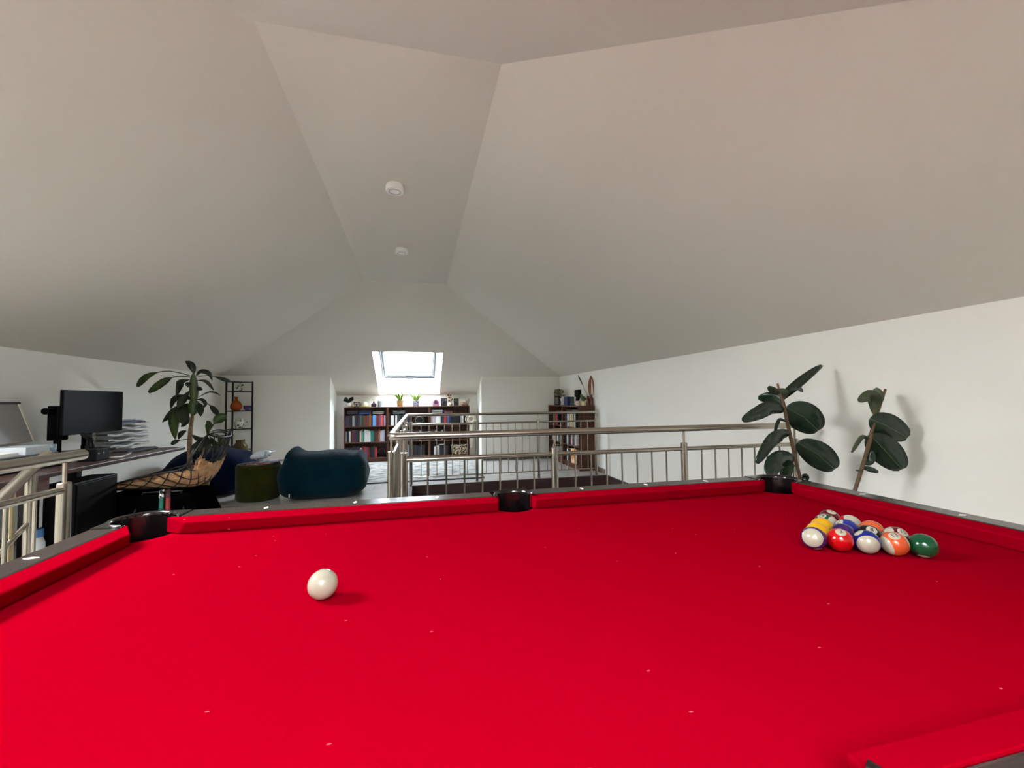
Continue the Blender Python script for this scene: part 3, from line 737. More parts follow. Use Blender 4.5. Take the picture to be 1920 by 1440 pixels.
g2 = 'two bookcases against the right wall'
bcf = bookcase('bookcase', 'dark wooden bookcase against the right wall, in the far corner', (2.562, 7.925, 0), R(-90), g2)
bcn = bookcase('bookcase', 'dark wooden bookcase with bare side panel, nearest on the right wall', (2.562, 7.123, 0), R(-90), g2)
row(bcf, 'far right wall', 2, 'd k n2 c d R R+ R m k'.split(), hh=0.22, wavg=0.036, x0=0.10); flat(bcf, 'far right wall', 2, 0.35, 0.3, ['d', 'd'], where='only')
row(bcf, 'far right wall', 1, 'k a w d w a i d k d w a'.split(), hh=0.2, wavg=0.036, x0=0.05)
row(bcf, 'far right wall', 0, 'w a k d a w e k d w'.split(), hh=0.2, wavg=0.036, x0=0.05)
row(bcn, 'near right wall', 2, 'm d w w g a w c y w k w d d'.split(), hh=0.23, wavg=0.038, x0=0.04); flat(bcn, 'near right wall', 2, 0.1, 0.3, ['d', 'd'], z0=SHZ[2]+0.26, where='only')
row(bcn, 'near right wall', 1, 'd a w a d d k a i w d k d w'.split(), hh=0.21, wavg=0.036, x0=0.06)
row(bcn, 'near right wall', 0, 'd w k n w d k a'.split(), hh=0.2, wavg=0.036, x0=0.05)
MB().box((0, 0, 0), (0.012, 0.17, 0.24)).build('picture_book', mat('orange_print', (206, 136, 88), 0.5, noise=(14, (240, 206, 160), (0.45, 0.6))))
pb_ = bpy.data.objects['picture_book']; place(bcn, pb_, (0.42, 0.01, SHZ[0]+0.001), (0, 0, R(-78))); tag(pb_, 'orange picture book standing face out on the near right wall bookcase', 'book')

# helper for little ornaments made on a surface
def orn(name, label, cat, base, group=None): return thing(name, label, cat, base, 0, group)
M_gold = mat('gold_pot', (150, 114, 66), 0.4, 0.35)
M_green = mat('aloe_green', (100, 122, 40), 0.5)
M_pat = mat('patterned_pot', (238, 236, 236), 0.4)
nt = M_pat.node_tree; ck = nt.nodes.new('ShaderNodeTexChecker'); ck.inputs['Scale'].default_value = 55; ck.inputs['Color1'].default_value = srgb((160, 160, 164)); ck.inputs['Color2'].default_value = srgb((48, 44, 84))
tcn = nt.nodes.new('ShaderNodeTexCoord'); mp = nt.nodes.new('ShaderNodeMapping'); mp.inputs['Rotation'].default_value = (0.6, 0.78, 0.5); nt.links.new(tcn.outputs['Object'], mp.inputs[0]); nt.links.new(mp.outputs[0], ck.inputs['Vector']); nt.links.new(ck.outputs[0], nt.nodes['Principled BSDF'].inputs['Base Color'])
ZTOP = BH+0.0005
def aloe(px, lab, pm, hp, seed, tall):
    x = AY(px, 760, 8.52).x; t = orn('potted_aloe', lab, 'plant', (x, 8.52, ZTOP), 'aloe plants on the bookcases')
    MB().lathe([(0.055, ZTOP), (0.068, ZTOP+hp), (0.062, ZTOP+hp), (0.058, ZTOP+hp-0.02), (0.0, ZTOP+hp-0.02)], (x, 8.52, 0), 20).build('pot', pm, t, smooth='auto')
    rg = random.Random(seed)
    for i in range(11):
        a = 2*math.pi*i/11+rg.uniform(-.2, .2); l = rg.uniform(0.10, 0.15)*(tall if i % 4 == 0 else 1); o_ = rg.uniform(0.02, 0.09)
        b0 = Vector((x+0.02*math.cos(a), 8.52+0.02*math.sin(a), ZTOP+hp-0.02)); tip = b0+Vector((o_*math.cos(a)*1.25, o_*math.sin(a), l))
        MB().leaf([b0, b0.lerp(tip, 0.5)+Vector((0, 0, 0.02)), tip], 0.026, fold=0.5, thick=0.006, n=5).build('leaf', M_green, t, smooth=True)
aloe(750, 'green aloe plant in a tan gold pot on middle bookcase', M_gold, 0.125, 3, 1.6)
aloe(780, 'green aloe plant in a white and blue patterned pot', M_pat, 0.115, 5, 1.0)
def at_top(px, Y=8.5): return AY(px, 762, Y).x
# left group
x = at_top(653); t = orn('potted_plant', 'small dark leafy plant in white pot at left bookcase end', 'plant', (x, 8.5, ZTOP))
MB().lathe([(0.035, ZTOP), (0.05, ZTOP+0.04), (0.045, ZTOP+0.085), (0.04, ZTOP+0.085), (0, ZTOP+0.075)], (x, 8.5, 0), 16).build('pot', M_white, t, smooth='auto')
M_dleaf = mat('dark_leaf', (26, 32, 22), 0.5)
rg = random.Random(2)
for i in range(14):
    a = rg.uniform(0, 6.28); b0 = Vector((x, 8.5, ZTOP+0.075)); tip = b0+Vector((0.10*math.cos(a), 0.06*math.sin(a), rg.uniform(0.02, 0.12)))
    MB().leaf([b0, b0.lerp(tip, .5)+Vector((0, 0, .03)), tip], 0.05, tilt=rg.uniform(-.6, .6), n=5).build('leaf', M_dleaf, t, smooth=True)
x = at_top(662); MBx = MB().ellipsoid((x, 8.45, ZTOP+0.022), (0.026, 0.026, 0.022)).ellipsoid((x, 8.45, ZTOP+0.056), (0.018, 0.018, 0.02), 12, 8)
tag(MBx.build('figurine', mat('pale_gold', (214, 190, 140), 0.4), smooth=True), 'tiny pale gold round figurine beside the dark plant', 'figurine')
def frame(px, Y, w, h, lab, pic, rim=(16, 15, 16), lean=0.12, rz=0.0):
    x = at_top(px, Y); t = orn('framed_picture', lab, 'picture frame', (x, Y, ZTOP)); t.rotation_euler = (0, 0, rz)
    m = Matrix.Rotation(-lean, 4, 'X')
    fr = MB(); e = 0.014
    for a, b_ in (((-w/2, 0, 0), (w/2, 0.014, e)), ((-w/2, 0, h-e), (w/2, 0.014, h)), ((-w/2, 0, e), (-w/2+e, 0.014, h-e)), ((w/2-e, 0, e), (w/2, 0.014, h-e))): fr.box(a, b_, m)
    fr.build('frame', mat('frame_%d%d%d' % rim, rim, 0.4), t, local=True)
    MB().box((-w/2+e, 0.006, e), (w/2-e, 0.010, h-e), m).build('picture', pic, t, local=True)
    MB().box((-0.01, 0.012, 0.0), (0.01, 0.02, h*0.6), Matrix.Translation((0, 0.0, 0)) @ Matrix.Rotation(0.25, 4, 'X')).build('stand', M_black, t, local=True)
    return t
frame(668.5, 8.47, 0.11, 0.10, 'small dark picture frame with a pale picture on left bookcase', mat('pic_pale', (220, 208, 190), 0.5, noise=(20, (120, 104, 90))))
x = at_top(683); t = orn('cake_stand', 'white glass dome on a yellow tray on left bookcase', 'ornament', (x, 8.48, ZTOP))
MB().lathe([(0.10, ZTOP), (0.105, ZTOP+0.014), (0.10, ZTOP+0.018), (0.0, ZTOP+0.018)], (x, 8.48, 0), 24).build('tray', mat('yellow_tray', (158, 144, 44), 0.4), t, smooth='auto')
MB().lathe([(0.07, ZTOP+0.019), (0.07, ZTOP+0.06), (0.05, ZTOP+0.095), (0.012, ZTOP+0.11), (0.012, ZTOP+0.122), (0, ZTOP+0.125)], (x, 8.48, 0), 24).build('dome', mat('milk_glass', (164, 158, 142), 0.25), t, smooth='auto')
x = at_top(701); t = orn('reed_diffuser', 'dark purple reed diffuser bottle with thin sticks', 'diffuser', (x, 8.5, ZTOP))
MB().lathe([(0.05, ZTOP), (0.052, ZTOP+0.055), (0.02, ZTOP+0.075), (0.018, ZTOP+0.095), (0.0, ZTOP+0.095)], (x, 8.5, 0), 20).build('bottle', mat('purple_glass', (58, 36, 52), 0.2), t, smooth='auto')
for i in range(5): MB().tube([(x, 8.5, ZTOP+0.08), (x+0.02*(i-2), 8.5+0.008*(i % 3-1), ZTOP+0.16)], 0.0022, 6).build('stick', M_brown, t)
x = at_top(714); t = orn('canister', 'white canister with lid beside the dark diffuser', 'canister', (x, 8.5, ZTOP))
MB().lathe([(0.06, ZTOP), (0.062, ZTOP+0.11), (0.0, ZTOP+0.11)], (x, 8.5, 0), 24).build('body', mat('pale_mint', (150, 160, 157), 0.35), t, smooth='auto')
MB().lathe([(0.064, ZTOP+0.1102), (0.064, ZTOP+0.13), (0.02, ZTOP+0.137), (0.014, ZTOP+0.15), (0, ZTOP+0.152)], (x, 8.5, 0), 24).build('lid', M_white, t, smooth='auto')
# right group
x = at_top(817); t = orn('toy_house', 'pink house shaped box with a dark arched opening', 'ornament', (x, 8.5, ZTOP))
pk = mat('pink_paint', (164, 112, 128), 0.5); w = 0.065
MB().quadprism([(x-w, 8.46, ZTOP), (x+w, 8.46, ZTOP), (x+w, 8.46, ZTOP+0.09), (x, 8.46, ZTOP+0.145), (x-w, 8.46, ZTOP+0.09)], [(x-w, 8.54, ZTOP), (x+w, 8.54, ZTOP), (x+w, 8.54, ZTOP+0.09), (x, 8.54, ZTOP+0.145), (x-w, 8.54, ZTOP+0.09)]).build('body', pk, t, bevel=0.003)
ap = [(x+0.035*math.cos(R(a)), ZTOP+0.085+0.035*math.sin(R(a))) for a in range(0, 181, 20)]+[(x-0.035, ZTOP+0.045), (x+0.035, ZTOP+0.045)]
MB().quadprism([(p[0], 8.456, p[1]) for p in ap], [(p[0], 8.4595, p[1]) for p in ap]).build('opening', mat('arch_dark', (70, 40, 66), 0.5), t)
frame(832.5, 8.5, 0.125, 0.165, 'black picture frame between the pink house and the flowers', mat('pic_dark', (40, 40, 44), 0.4, noise=(22, (150, 146, 140), (0.5, 0.62))))
frame(855.5, 8.5, 0.10, 0.15, 'upright black picture frame right of the flowers', mat('pic_grey', (110, 108, 96), 0.5, noise=(24, (66, 64, 58))))
x = at_top(845); t = orn('flower_vase', 'small white vase with dried brown flowers between two frames', 'vase', (x, 8.49, ZTOP))
MB().lathe([(0.03, ZTOP), (0.04, ZTOP+0.035), (0.018, ZTOP+0.07), (0.02, ZTOP+0.08), (0, ZTOP+0.078)], (x, 8.49, 0), 16).build('vase', mat('cream_glaze', (164, 150, 124), 0.35), t, smooth='auto')
rg = random.Random(11)
for i in range(9):
    p = Vector((x+rg.uniform(-.05, .05), 8.49+rg.uniform(-.03, .03), ZTOP+rg.uniform(.1, .22)))
    st = MB().tube([(x, 8.49, ZTOP+0.07), p], 0.0025, 5).build('stem', mat('dry_stem', (96, 70, 50), 0.7), t)
    MB().ellipsoid(p, (0.018, 0.018, 0.016), 10, 6).build('flower', mat('dry_flower%d' % (i % 3), ((120, 76, 56), (164, 136, 108), (90, 58, 44))[i % 3], 0.8), st, smooth=True)
x = at_top(868); t = orn('bowl', 'peach coloured bowl on the right niche bookcase', 'bowl', (x, 8.46, ZTOP))
MB().lathe([(0.03, ZTOP), (0.058, ZTOP+0.035), (0.062, ZTOP+0.075), (0.055, ZTOP+0.075), (0.05, ZTOP+0.035), (0.0, ZTOP+0.02)], (x, 8.46, 0), 24).build('bowl_body', mat('peach_glaze', (168, 130, 108), 0.35), t, smooth='auto')
x = at_top(877); t = orn('coral_ornament', 'white branching coral ornament at the bookcase end', 'ornament', (x, 8.52, ZTOP))
cm = mat('coral_white', (176, 170, 156), 0.7)
MB().lathe([(0.035, ZTOP), (0.03, ZTOP+0.015), (0, ZTOP+0.016)], (x, 8.52, 0), 14).build('foot', cm, t, smooth='auto')
for i in range(7):
    a = R(20+i*23.3); b0 = Vector((x, 8.52, ZTOP+0.016)); m_ = b0+Vector((0.035*math.cos(a), 0.01*(i % 3-1), 0.07)); e_ = b0+Vector((0.065*math.cos(a), 0.02*(i % 3-1), 0.09+0.07*math.sin(a)))
    MB().tube([b0, m_, e_], [0.011, 0.008, 0.005], 7).build('branch', cm, t, smooth=True)
# macrame hanging at the side of the right niche bookcase
x = AY(883, 786, 8.36).x; z = AY(883, 786, 8.36).z; t = thing('macrame_hanging', 'white macrame ring hanging from the right niche bookcase', 'wall hanging', (x, 8.36, z-0.6))
rope = mat('cotton_rope', (206, 196, 178), 0.9, bump=(300, 0.5))
MB().tube([(x-0.012, 8.40, ZTOP+0.004), (x-0.012, 8.365, ZTOP+0.004), (x-0.012, 8.355, ZTOP-0.02), (x, 8.355, z+0.10)], 0.009, 8).build('strap', rope, t, smooth=True)
for rr, nm in ((0.108, 'outer_ring'), (0.062, 'inner_ring')):
    MB().tube([(x+rr*math.cos(R(a)), 8.355, z+rr*math.sin(R(a))) for a in range(0, 361, 15)], 0.012 if rr > .1 else 0.026, 8).build(nm, rope, t, smooth=True)
for i in range(5): MB().tube([(x+0.012*(i-2), 8.355, z-0.10), (x+0.014*(i-2), 8.353, z-0.30), (x+0.011*(i-2), 8.355, z-0.56-0.02*(i % 2))], 0.006, 6).build('tassel_cord', rope, t, smooth=True)
MB().ellipsoid((x, 8.355, z-0.36), (0.035, 0.02, 0.03), 10, 6).build('knot', rope, t, smooth=True)
# black round radio-like clock, headphones, basket
x = AY(852, 782, 8.5).x
cx = bc2.location.x+0.60; t = thing('mantel_clock', 'black domed clock with a white tag on middle bookcase', 'clock', (cx, 8.46, SHZ[2]))
z0 = SHZ[2]+0.0005
MB().quadprism([(cx+0.12*math.cos(R(a)), 8.43, z0+0.07+0.12*math.sin(R(a))) for a in range(0, 181, 15)]+[(cx-0.12, 8.43, z0), (cx+0.12, 8.43, z0)],
               [(cx+0.12*math.cos(R(a)), 8.53, z0+0.07+0.12*math.sin(R(a))) for a in range(0, 181, 15)]+[(cx-0.12, 8.53, z0), (cx+0.12, 8.53, z0)]).build('case', M_gloss, t, bevel=0.006)
MB().tube([(cx+0.075*math.cos(R(a)), 8.428, z0+0.09+0.075*math.sin(R(a))) for a in range(0, 361, 20)], 0.005, 6).build('bezel', M_steel, t, smooth=True)
MB().box((cx-0.035, 8.427, z0+0.01), (cx+0.035, 8.43, z0+0.045)).build('tag', M_white, t)
hx = bc1.location.x+0.685; z0 = SHZ[0]+0.0005; t = thing('headphones', 'grey headphones standing on the left bookcase bottom shelf', 'headphones', (hx, 8.47, z0))
MB().tube([(hx+0.065*math.cos(R(a)), 8.47, z0+0.085+0.08*math.sin(R(a))) for a in range(-10, 191, 20)], 0.010, 8).build('band', mat('grey_plastic', (74, 72, 76), 0.4), t, smooth=True)
for s_ in (-1, 1): MB().lathe([(0.03, -0.02), (0.036, -0.01), (0.036, 0.015), (0.02, 0.022)], (0, 0, 0), 16).build('ear_cup', M_black, t, local=True, smooth='auto').matrix_local = Matrix.Translation((s_*0.062, 0, 0.04)) @ Matrix.Rotation(R(90), 4, 'Y')
kx = bc3.location.x+0.59; t = thing('basket', 'patterned cream and brown basket on bottom shelf of right niche bookcase', 'basket', (kx, 8.5, z0))
pm = mat('basket_pattern', (36, 26, 22), 0.8, noise=(38, (196, 176, 146), (0.48, 0.54)))
MB().quadprism([(kx-0.15, 8.41, z0), (kx+0.15, 8.41, z0), (kx+0.15, 8.60, z0), (kx-0.15, 8.60, z0)], [(kx-0.165, 8.40, z0+0.19), (kx+0.165, 8.40, z0+0.19), (kx+0.165, 8.61, z0+0.19), (kx-0.165, 8.61, z0+0.19)]).build('body', pm, t, bevel=0.01)
MB().tube([(kx-0.165, 8.40, z0+0.19), (kx+0.165, 8.40, z0+0.19), (kx+0.165, 8.61, z0+0.19), (kx-0.165, 8.61, z0+0.19), (kx-0.165, 8.40, z0+0.19)], 0.008, 6).build('rim', pm, t)
# ornaments on the right wall bookcases
def RX(px, py=759, X=2.68): return AX(px, py, X)
p = RX(1033); t = orn('dried_posy', 'small posy of peach dried flowers at the far shelf end', 'flowers', (2.68, p.y, ZTOP))
MB().lathe([(0.025, ZTOP), (0.03, ZTOP+0.03), (0.02, ZTOP+0.05), (0, ZTOP+0.05)], (2.68, p.y, 0), 12).build('vase', mat('clay', (176, 120, 92), 0.7), t, smooth='auto')
for i in range(7): MB().ellipsoid((2.68+0.03*math.cos(i*2.1), p.y+0.05*math.sin(i*1.7), ZTOP+0.07+0.012*(i % 3)), (0.026, 0.026, 0.022), 10, 6).build('flower', mat('peach_petal%d' % (i % 2), ((206, 148, 116), (190, 120, 90))[i % 2], 0.8), t, smooth=True)
p = RX(1046); t = orn('dried_bouquet', 'round grey green dried bouquet in a brown vase', 'flowers', (2.70, p.y, ZTOP))
MB().lathe([(0.035, ZTOP), (0.05, ZTOP+0.05), (0.025, ZTOP+0.10), (0.028, ZTOP+0.11), (0, ZTOP+0.108)], (2.70, p.y, 0), 16).build('vase', mat('brown_glaze', (96, 78, 56), 0.4), t, smooth='auto')
rg = random.Random(4)
for i in range(52):
    v = Vector((rg.gauss(0, 1), rg.gauss(0, 1), rg.gauss(0, 1))).normalized()*rg.uniform(0.05, 0.12); v.x *= 0.8; v.z *= 0.8; v.y *= 1.6; q = Vector((2.70, p.y, ZTOP+0.22))+v
    MB().ellipsoid(q, (0.024, 0.024, 0.022), 8, 5).build('flower', mat('sage%d' % (i % 3), ((120, 116, 92), (146, 140, 112), (96, 98, 78))[i % 3], 0.9), t, smooth=True)
MB().tube([(2.70, p.y, ZTOP+0.1), (2.70, p.y, ZTOP+0.19)], 0.012, 6).build('stems', mat('dry_stem', (96, 70, 50)), t)
p = RX(1051.5); t = orn('framed_picture', 'dark picture frame beside the dried bouquet', 'picture frame', (2.60, p.y, ZTOP), None); t.rotation_euler = (0, 0, R(-60))
MB().box((-0.06, 0, 0), (0.06, 0.016, 0.17)).build('frame', M_black, t, local=True); MB().box((-0.042, -0.002, 0.02), (0.042, 0.0, 0.15)).build('picture', mat('pic_warm', (120, 104, 74), 0.5, noise=(22, (60, 50, 40))), t, local=True)
p = RX(1062, X=2.62); tag(MB().box((2.60, p.y-0.09, ZTOP), (2.74, p.y+0.09, ZTOP+0.155)).build('blue_box', mat('blue_card', (40, 52, 104), 0.5), bevel=0.004), 'dark blue box standing on the right wall bookcase', 'box')
p = RX(1070.5, X=2.62); o = bpy.data.objects.new('book', BOOK_ME); COL.objects.link(o); o.scale = (0.022, 0.06, 0.15); o.color = srgb((84, 100, 80)); o.rotation_euler = (0, 0, R(-90)); o.location = (2.62, p.y, ZTOP); tag(o, 'thin grey green book standing alone beside the blue box', 'book')
p = RX(1083, X=2.66); t = orn('sculpture', 'black curved sculpture on the right wall bookcase', 'sculpture', (2.66, p.y, ZTOP))
cy, cz = p.y, ZTOP; M_sc = mat('matt_black', (8, 8, 8), 0.7, spec=0.15)
MB().tube([(2.66, cy+0.05, cz), (2.66, cy+0.045, cz+0.07), (2.66, cy-0.01, cz+0.12), (2.66, cy-0.03, cz+0.17)], [0.02, 0.02, 0.035, 0.045], 10).build('stem', M_sc, t, smooth=True)
MB().box((2.64, cy-0.085, cz+0.15), (2.70, cy+0.10, cz+0.27)).build('head', M_sc, t, bevel=0.012); MB().box((2.63, cy-0.02, cz), (2.70, cy+0.09, cz+0.012)).build('foot', M_sc, t)
p = RX(1083.5, X=2.61); t = orn('tumbler', 'small pale pink pot in front of the black sculpture', 'pot', (2.60, p.y-0.02, ZTOP)); MB().lathe([(0.032, ZTOP), (0.04, ZTOP+0.08), (0.035, ZTOP+0.08), (0.03, ZTOP+0.02), (0, ZTOP+0.02)], (2.60, p.y-0.02, 0), 18).build('pot_body', mat('pale_pink', (214, 186, 172), 0.4), t, smooth='auto')
p = AY(1093.5, 756, 6.47); t = orn('potted_plant', 'small green plant in a cream pot on right wall bookcase', 'plant', (p.x, p.y, ZTOP))
MB().lathe([(0.05, ZTOP), (0.062, ZTOP+0.075), (0.056, ZTOP+0.075), (0.052, ZTOP+0.06), (0, ZTOP+0.06)], (p.x, p.y, 0), 20).build('pot', mat('cream_pot', (222, 208, 164), 0.5), t, smooth='auto')
rg = random.Random(9)
for i in range(12):
    a = rg.uniform(0, 6.28); b0 = Vector((p.x, p.y, ZTOP+0.06)); tip = b0+Vector((0.05*math.cos(a), 0.07*math.sin(a), rg.uniform(0.04, 0.14)))
    MB().leaf([b0, b0.lerp(tip, .5)+Vector((0, 0, .03)), tip], 0.05, tilt=rg.uniform(-.7, .7), n=5).build('leaf', mat('leaf_sage', (96, 124, 84), 0.5), t, smooth=True)
for px, yy, h, lab in ((1102.5, 6.40, 0.155, 'tall reddish brown glass jar, left of a pair near the shelf edge'), (1109, 6.37, 0.175, 'tall reddish brown glass jar, right of a pair near the shelf edge')):
    xx = AY(px, 756, yy).x; t = orn('jar', lab, 'jar', (xx, yy, ZTOP), 'brown jars')
    MB().lathe([(0.026, ZTOP), (0.029, ZTOP+h*0.7), (0.016, ZTOP+h*0.86), (0.016, ZTOP+h*0.9), (0, ZTOP+h*0.9)], (xx, yy, 0), 18).build('body', mat('brown_glass', (96, 38, 24), 0.2), t, smooth='auto')
    MB().lathe([(0.02, ZTOP+h*0.9), (0.02, ZTOP+h), (0, ZTOP+h)], (xx, yy, 0), 18).build('stopper', mat('brown_stop', (70, 28, 18), 0.4), t, smooth='auto')
gx = 2.81; gy = AX(1103, 756, gx).y; t = orn('grass_vase', 'vase with tall dried reeds and a bent rust leaf', 'vase', (gx, gy, ZTOP))
MB().lathe([(0.032, ZTOP), (0.036, ZTOP+0.10), (0.022, ZTOP+0.15), (0.026, ZTOP+0.16), (0, ZTOP+0.15)], (gx, gy, 0), 18).build('vase', mat('sand_glaze', (190, 168, 140), 0.4), t, smooth='auto')
top = Vector((gx, gy, ZTOP+0.15)); e1 = AX(1084, 704, 2.805); e2 = AX(1108, 704, 2.805)
MB().tube([top, top.lerp(e1, 0.55)], 0.003, 6).build('stem', mat('dry_stem', (96, 70, 50)), t)
MB().ellipsoid(top.lerp(e1, 0.78), (0.012, 0.012, (e1-top).length*0.25), 10, 8, mtx=(e1-top).to_track_quat('Z', 'Y').to_matrix().to_4x4()).build('reed', mat('reed_grey', (92, 84, 62), 0.9), t, smooth=True)
MB().leaf([AX(1106, 742, 2.805), AX(1105.5, 722, 2.805), e2], 0.05, fold=0.2).build('rust_leaf', mat('rust', (150, 92, 66), 0.8), t, smooth=True)
MB().leaf([e2, AX(1112, 718, 2.805), AX(1113.5, 742, 2.805)], 0.026, fold=0.2).build('rust_leaf', mat('rust', (150, 92, 66)), t, smooth=True)
p = AX(628, 835, NX0); t = thing('light_switch', 'small white light switch on the left niche wall', 'light switch', (NX0, p.y, p.z))
MB().box((NX0+0.0002, p.y-0.04, p.z-0.04), (NX0+0.009, p.y+0.04, p.z+0.04)).build('plate', M_white, t, bevel=0.003); MB().box((NX0+0.0092, p.y-0.024, p.z-0.024), (NX0+0.014, p.y+0.024, p.z+0.024)).build('rocker', M_white, t, bevel=0.002)

# ---------------------------------------------------------------- lounge corner
M_rug = mat('rug_pile', (160, 159, 154), 0.95, spec=0.1, noise=(7, (96, 96, 95), (0.40, 0.66), (1.0, 1.5, 1)), bump=(260, 0.6))
rug = thing('rug', 'pale grey and white patterned rug in front of the bookcases', 'rug', (-0.2, 7.2, 0))
N = 24; rx0, rx1, ry0, ry1 = -1.55, 0.98, 6.18, 8.22
g = MB(); tops = []
vs = []
for j in range(N+1):
    for i in range(N+1):
        a, c_ = i/N, j/N; x = rx0+(rx1-rx0)*a; yy = ry0+(ry1-ry0)*c_
        vs.append((x, yy, 0.012+0.0025*math.sin(a*17+c_*5)+(0.02*max(0, a-0.95)/0.05*max(0, 0.2-c_)/0.2)))
k = len(vs); vs += [(v[0], v[1], 0.0008) for v in vs]
fs = [(j*(N+1)+i, j*(N+1)+i+1, (j+1)*(N+1)+i+1, (j+1)*(N+1)+i) for j in range(N) for i in range(N)]
ed = [i for i in range(N+1)]+[j*(N+1)+N for j in range(1, N+1)]+[N*(N+1)+i for i in range(N-1, -1, -1)]+[j*(N+1) for j in range(N-1, 0, -1)]
fs += [(ed[i], ed[(i+1) % len(ed)], k+ed[(i+1) % len(ed)], k+ed[i]) for i in range(len(ed))]
fs += [tuple(q+k for q in f) for f in fs[:N*N]]
g.add(vs, fs).build('pile', M_rug, rug, smooth='auto')
MB().tube([(rx0, ry0, 0.009), (rx1, ry0, 0.010)], 0.009, 6).build('near_binding', mat('rug_binding', (70, 68, 66), 0.9), rug)
def sgn(v, e): return math.copysign(abs(v)**e, v)
M_teal = mat('teal_velvet', (3, 37, 47), 0.95, spec=0.05, sheen=0.06, noise=(5, (2, 29, 39), (0.3, 0.7)), bump=(9, 0.6))
M_navy = mat('navy_velvet', (5, 24, 50), 0.95, spec=0.05, sheen=0.05, noise=(5, (4, 18, 42), (0.3, 0.7)), bump=(9, 0.6))
def beanbag(label, c, hs, m, ears):
    t = thing('bean_bag', label, 'bean bag', (c[0], c[1], 0), group='bean bags')
    def fn(p):
        x, y_, z = sgn(p.x, .42), sgn(p.y, .5), sgn(p.z, .5)
        up = max(0, z); lo_ = max(0, -z)
        x *= 1-0.13*up**2-0.05*lo_**3; y_ *= 1-0.22*up-0.06*lo_**3
        y_ += 0.20*up*up
        for ex, eh, ew in ears: z += eh*math.exp(-((x-ex)/ew)**2)*up**1.5*(1-0.3*abs(y_))
        z += (0.022*math.sin(7*x+2*y_)+0.014*math.sin(17*x+5*y_))*up
        x += 0.015*math.sin(6*z+4*y_); y_ += 0.02*math.sin(8*x+5*z)
        z = max(z, -0.985)
        return Vector((x, y_, z))
    body = MB().ellipsoid((c[0], c[1], hs[2]*0.985+0.001), hs, 48, 30, fn).build('bag', m, t, smooth=True)
    # seam across the back
    pts = []
    for i in range(13):
        a = R(205+i*130/12); p = fn(Vector((math.cos(a)*0.99, math.sin(a)*0.99, 0.12))); pts.append((c[0]+p.x*hs[0]*1.005, c[1]+p.y*hs[1]*1.005, hs[2]*0.985+p.z*hs[2]))
    MB().tube(pts, 0.006, 6).build('seam', m, t, smooth=True)
    return t
bb = beanbag('large teal velvet bean bag with two peaked corners', (-1.12, 5.62, 0), (0.505, 0.37, 0.272), M_teal, [(-0.76, 0.46, 0.13), (0.84, 0.30, 0.10)])
lt = AY(543, 930, 5.24); MB().box((lt.x-0.012, 5.243, lt.z-0.02), (lt.x+0.0, 5.248, lt.z+0.02)).build('label_tag', M_white, bb)
beanbag('dark blue bean bag half hidden behind the green pouf', (-2.62, 6.20, 0), (0.46, 0.40, 0.27), M_navy, [(-0.2, 0.25, 0.35)])
t = thing('pouf', 'olive green velvet pouf between the two bean bags', 'pouf', (-1.885, 5.63, 0))
M_olive = mat('olive_velvet', (50, 53, 14), 0.95, spec=0.05, sheen=0.08, noise=(6, (40, 43, 11)))
MB().lathe([(0.215, 0.001), (0.236, 0.03), (0.238, 0.37), (0.232, 0.385)], (-1.885, 5.63, 0), 40).build('side', M_olive, t, smooth='auto')
MB().lathe([(0.234, 0.386), (0.236, 0.405), (0.222, 0.424), (0.0, 0.430)], (-1.885, 5.63, 0), 40).build('top', M_olive, t, smooth='auto')
MB().tube([(-1.865+0.238*math.cos(R(a))-0.02, 5.63+0.238*math.sin(R(a)), 0.386) for a in range(0, 361, 10)], 0.006, 6).build('piping', M_olive, t, smooth=True)
for k_, (dx, dy, rz, col, lab) in enumerate(((0.03, -0.03, 0.3, (150, 70, 76), 'reddish magazine at the bottom of the pile on the pouf'), (0.07, 0.02, -0.25, (176, 166, 170), 'pale magazine in the middle of the pile on the pouf'), (0.09, 0.0, 0.1, (78, 80, 108), 'blue grey magazine on top of the pile on the pouf'))):
    z0 = 0.4315+k_*0.0085
    tag(MB().box((-0.105, -0.14, 0), (0.105, 0.14, 0.008)).build('magazine', mat('mag%d' % k_, col, 0.35, noise=(16, (220, 214, 214), (0.5, 0.6)))), lab, 'magazine', 'magazines on the pouf')
    bpy.data.objects['magazine' if k_ == 0 else 'magazine.%03d' % k_].matrix_world = Matrix.Translation((-1.865+dx, 5.60+dy, z0)) @ Matrix.Rotation(rz+R(80), 4, 'Z')
t = thing('snack_bag', 'crinkled white plastic packet lying on the pouf', 'packet', (-1.90, 5.64, 0.458))
def fnb(p): return Vector((sgn(p.x, .6), sgn(p.y, .7), p.z*(1+0.3*math.sin(9*p.x+7*p.y))))
MB().ellipsoid((-1.87, 5.66, 0.522), (0.115, 0.07, 0.045), 24, 12, fnb, Matrix.Rotation(-0.22, 4, 'Y')).build('pouch', mat('foil_white', (214, 222, 230), 0.25, noise=(18, (120, 130, 146), (0.5, 0.7))), t, smooth=True)
MB().box((-0.03, -0.066, 0), (0.03, 0.066, 0.006), Matrix.Translation((-1.755, 5.66, 0.542)) @ Matrix.Rotation(-0.5, 4, 'Y')).build('sealed_end', mat('foil_white', (0, 0, 0)), t)

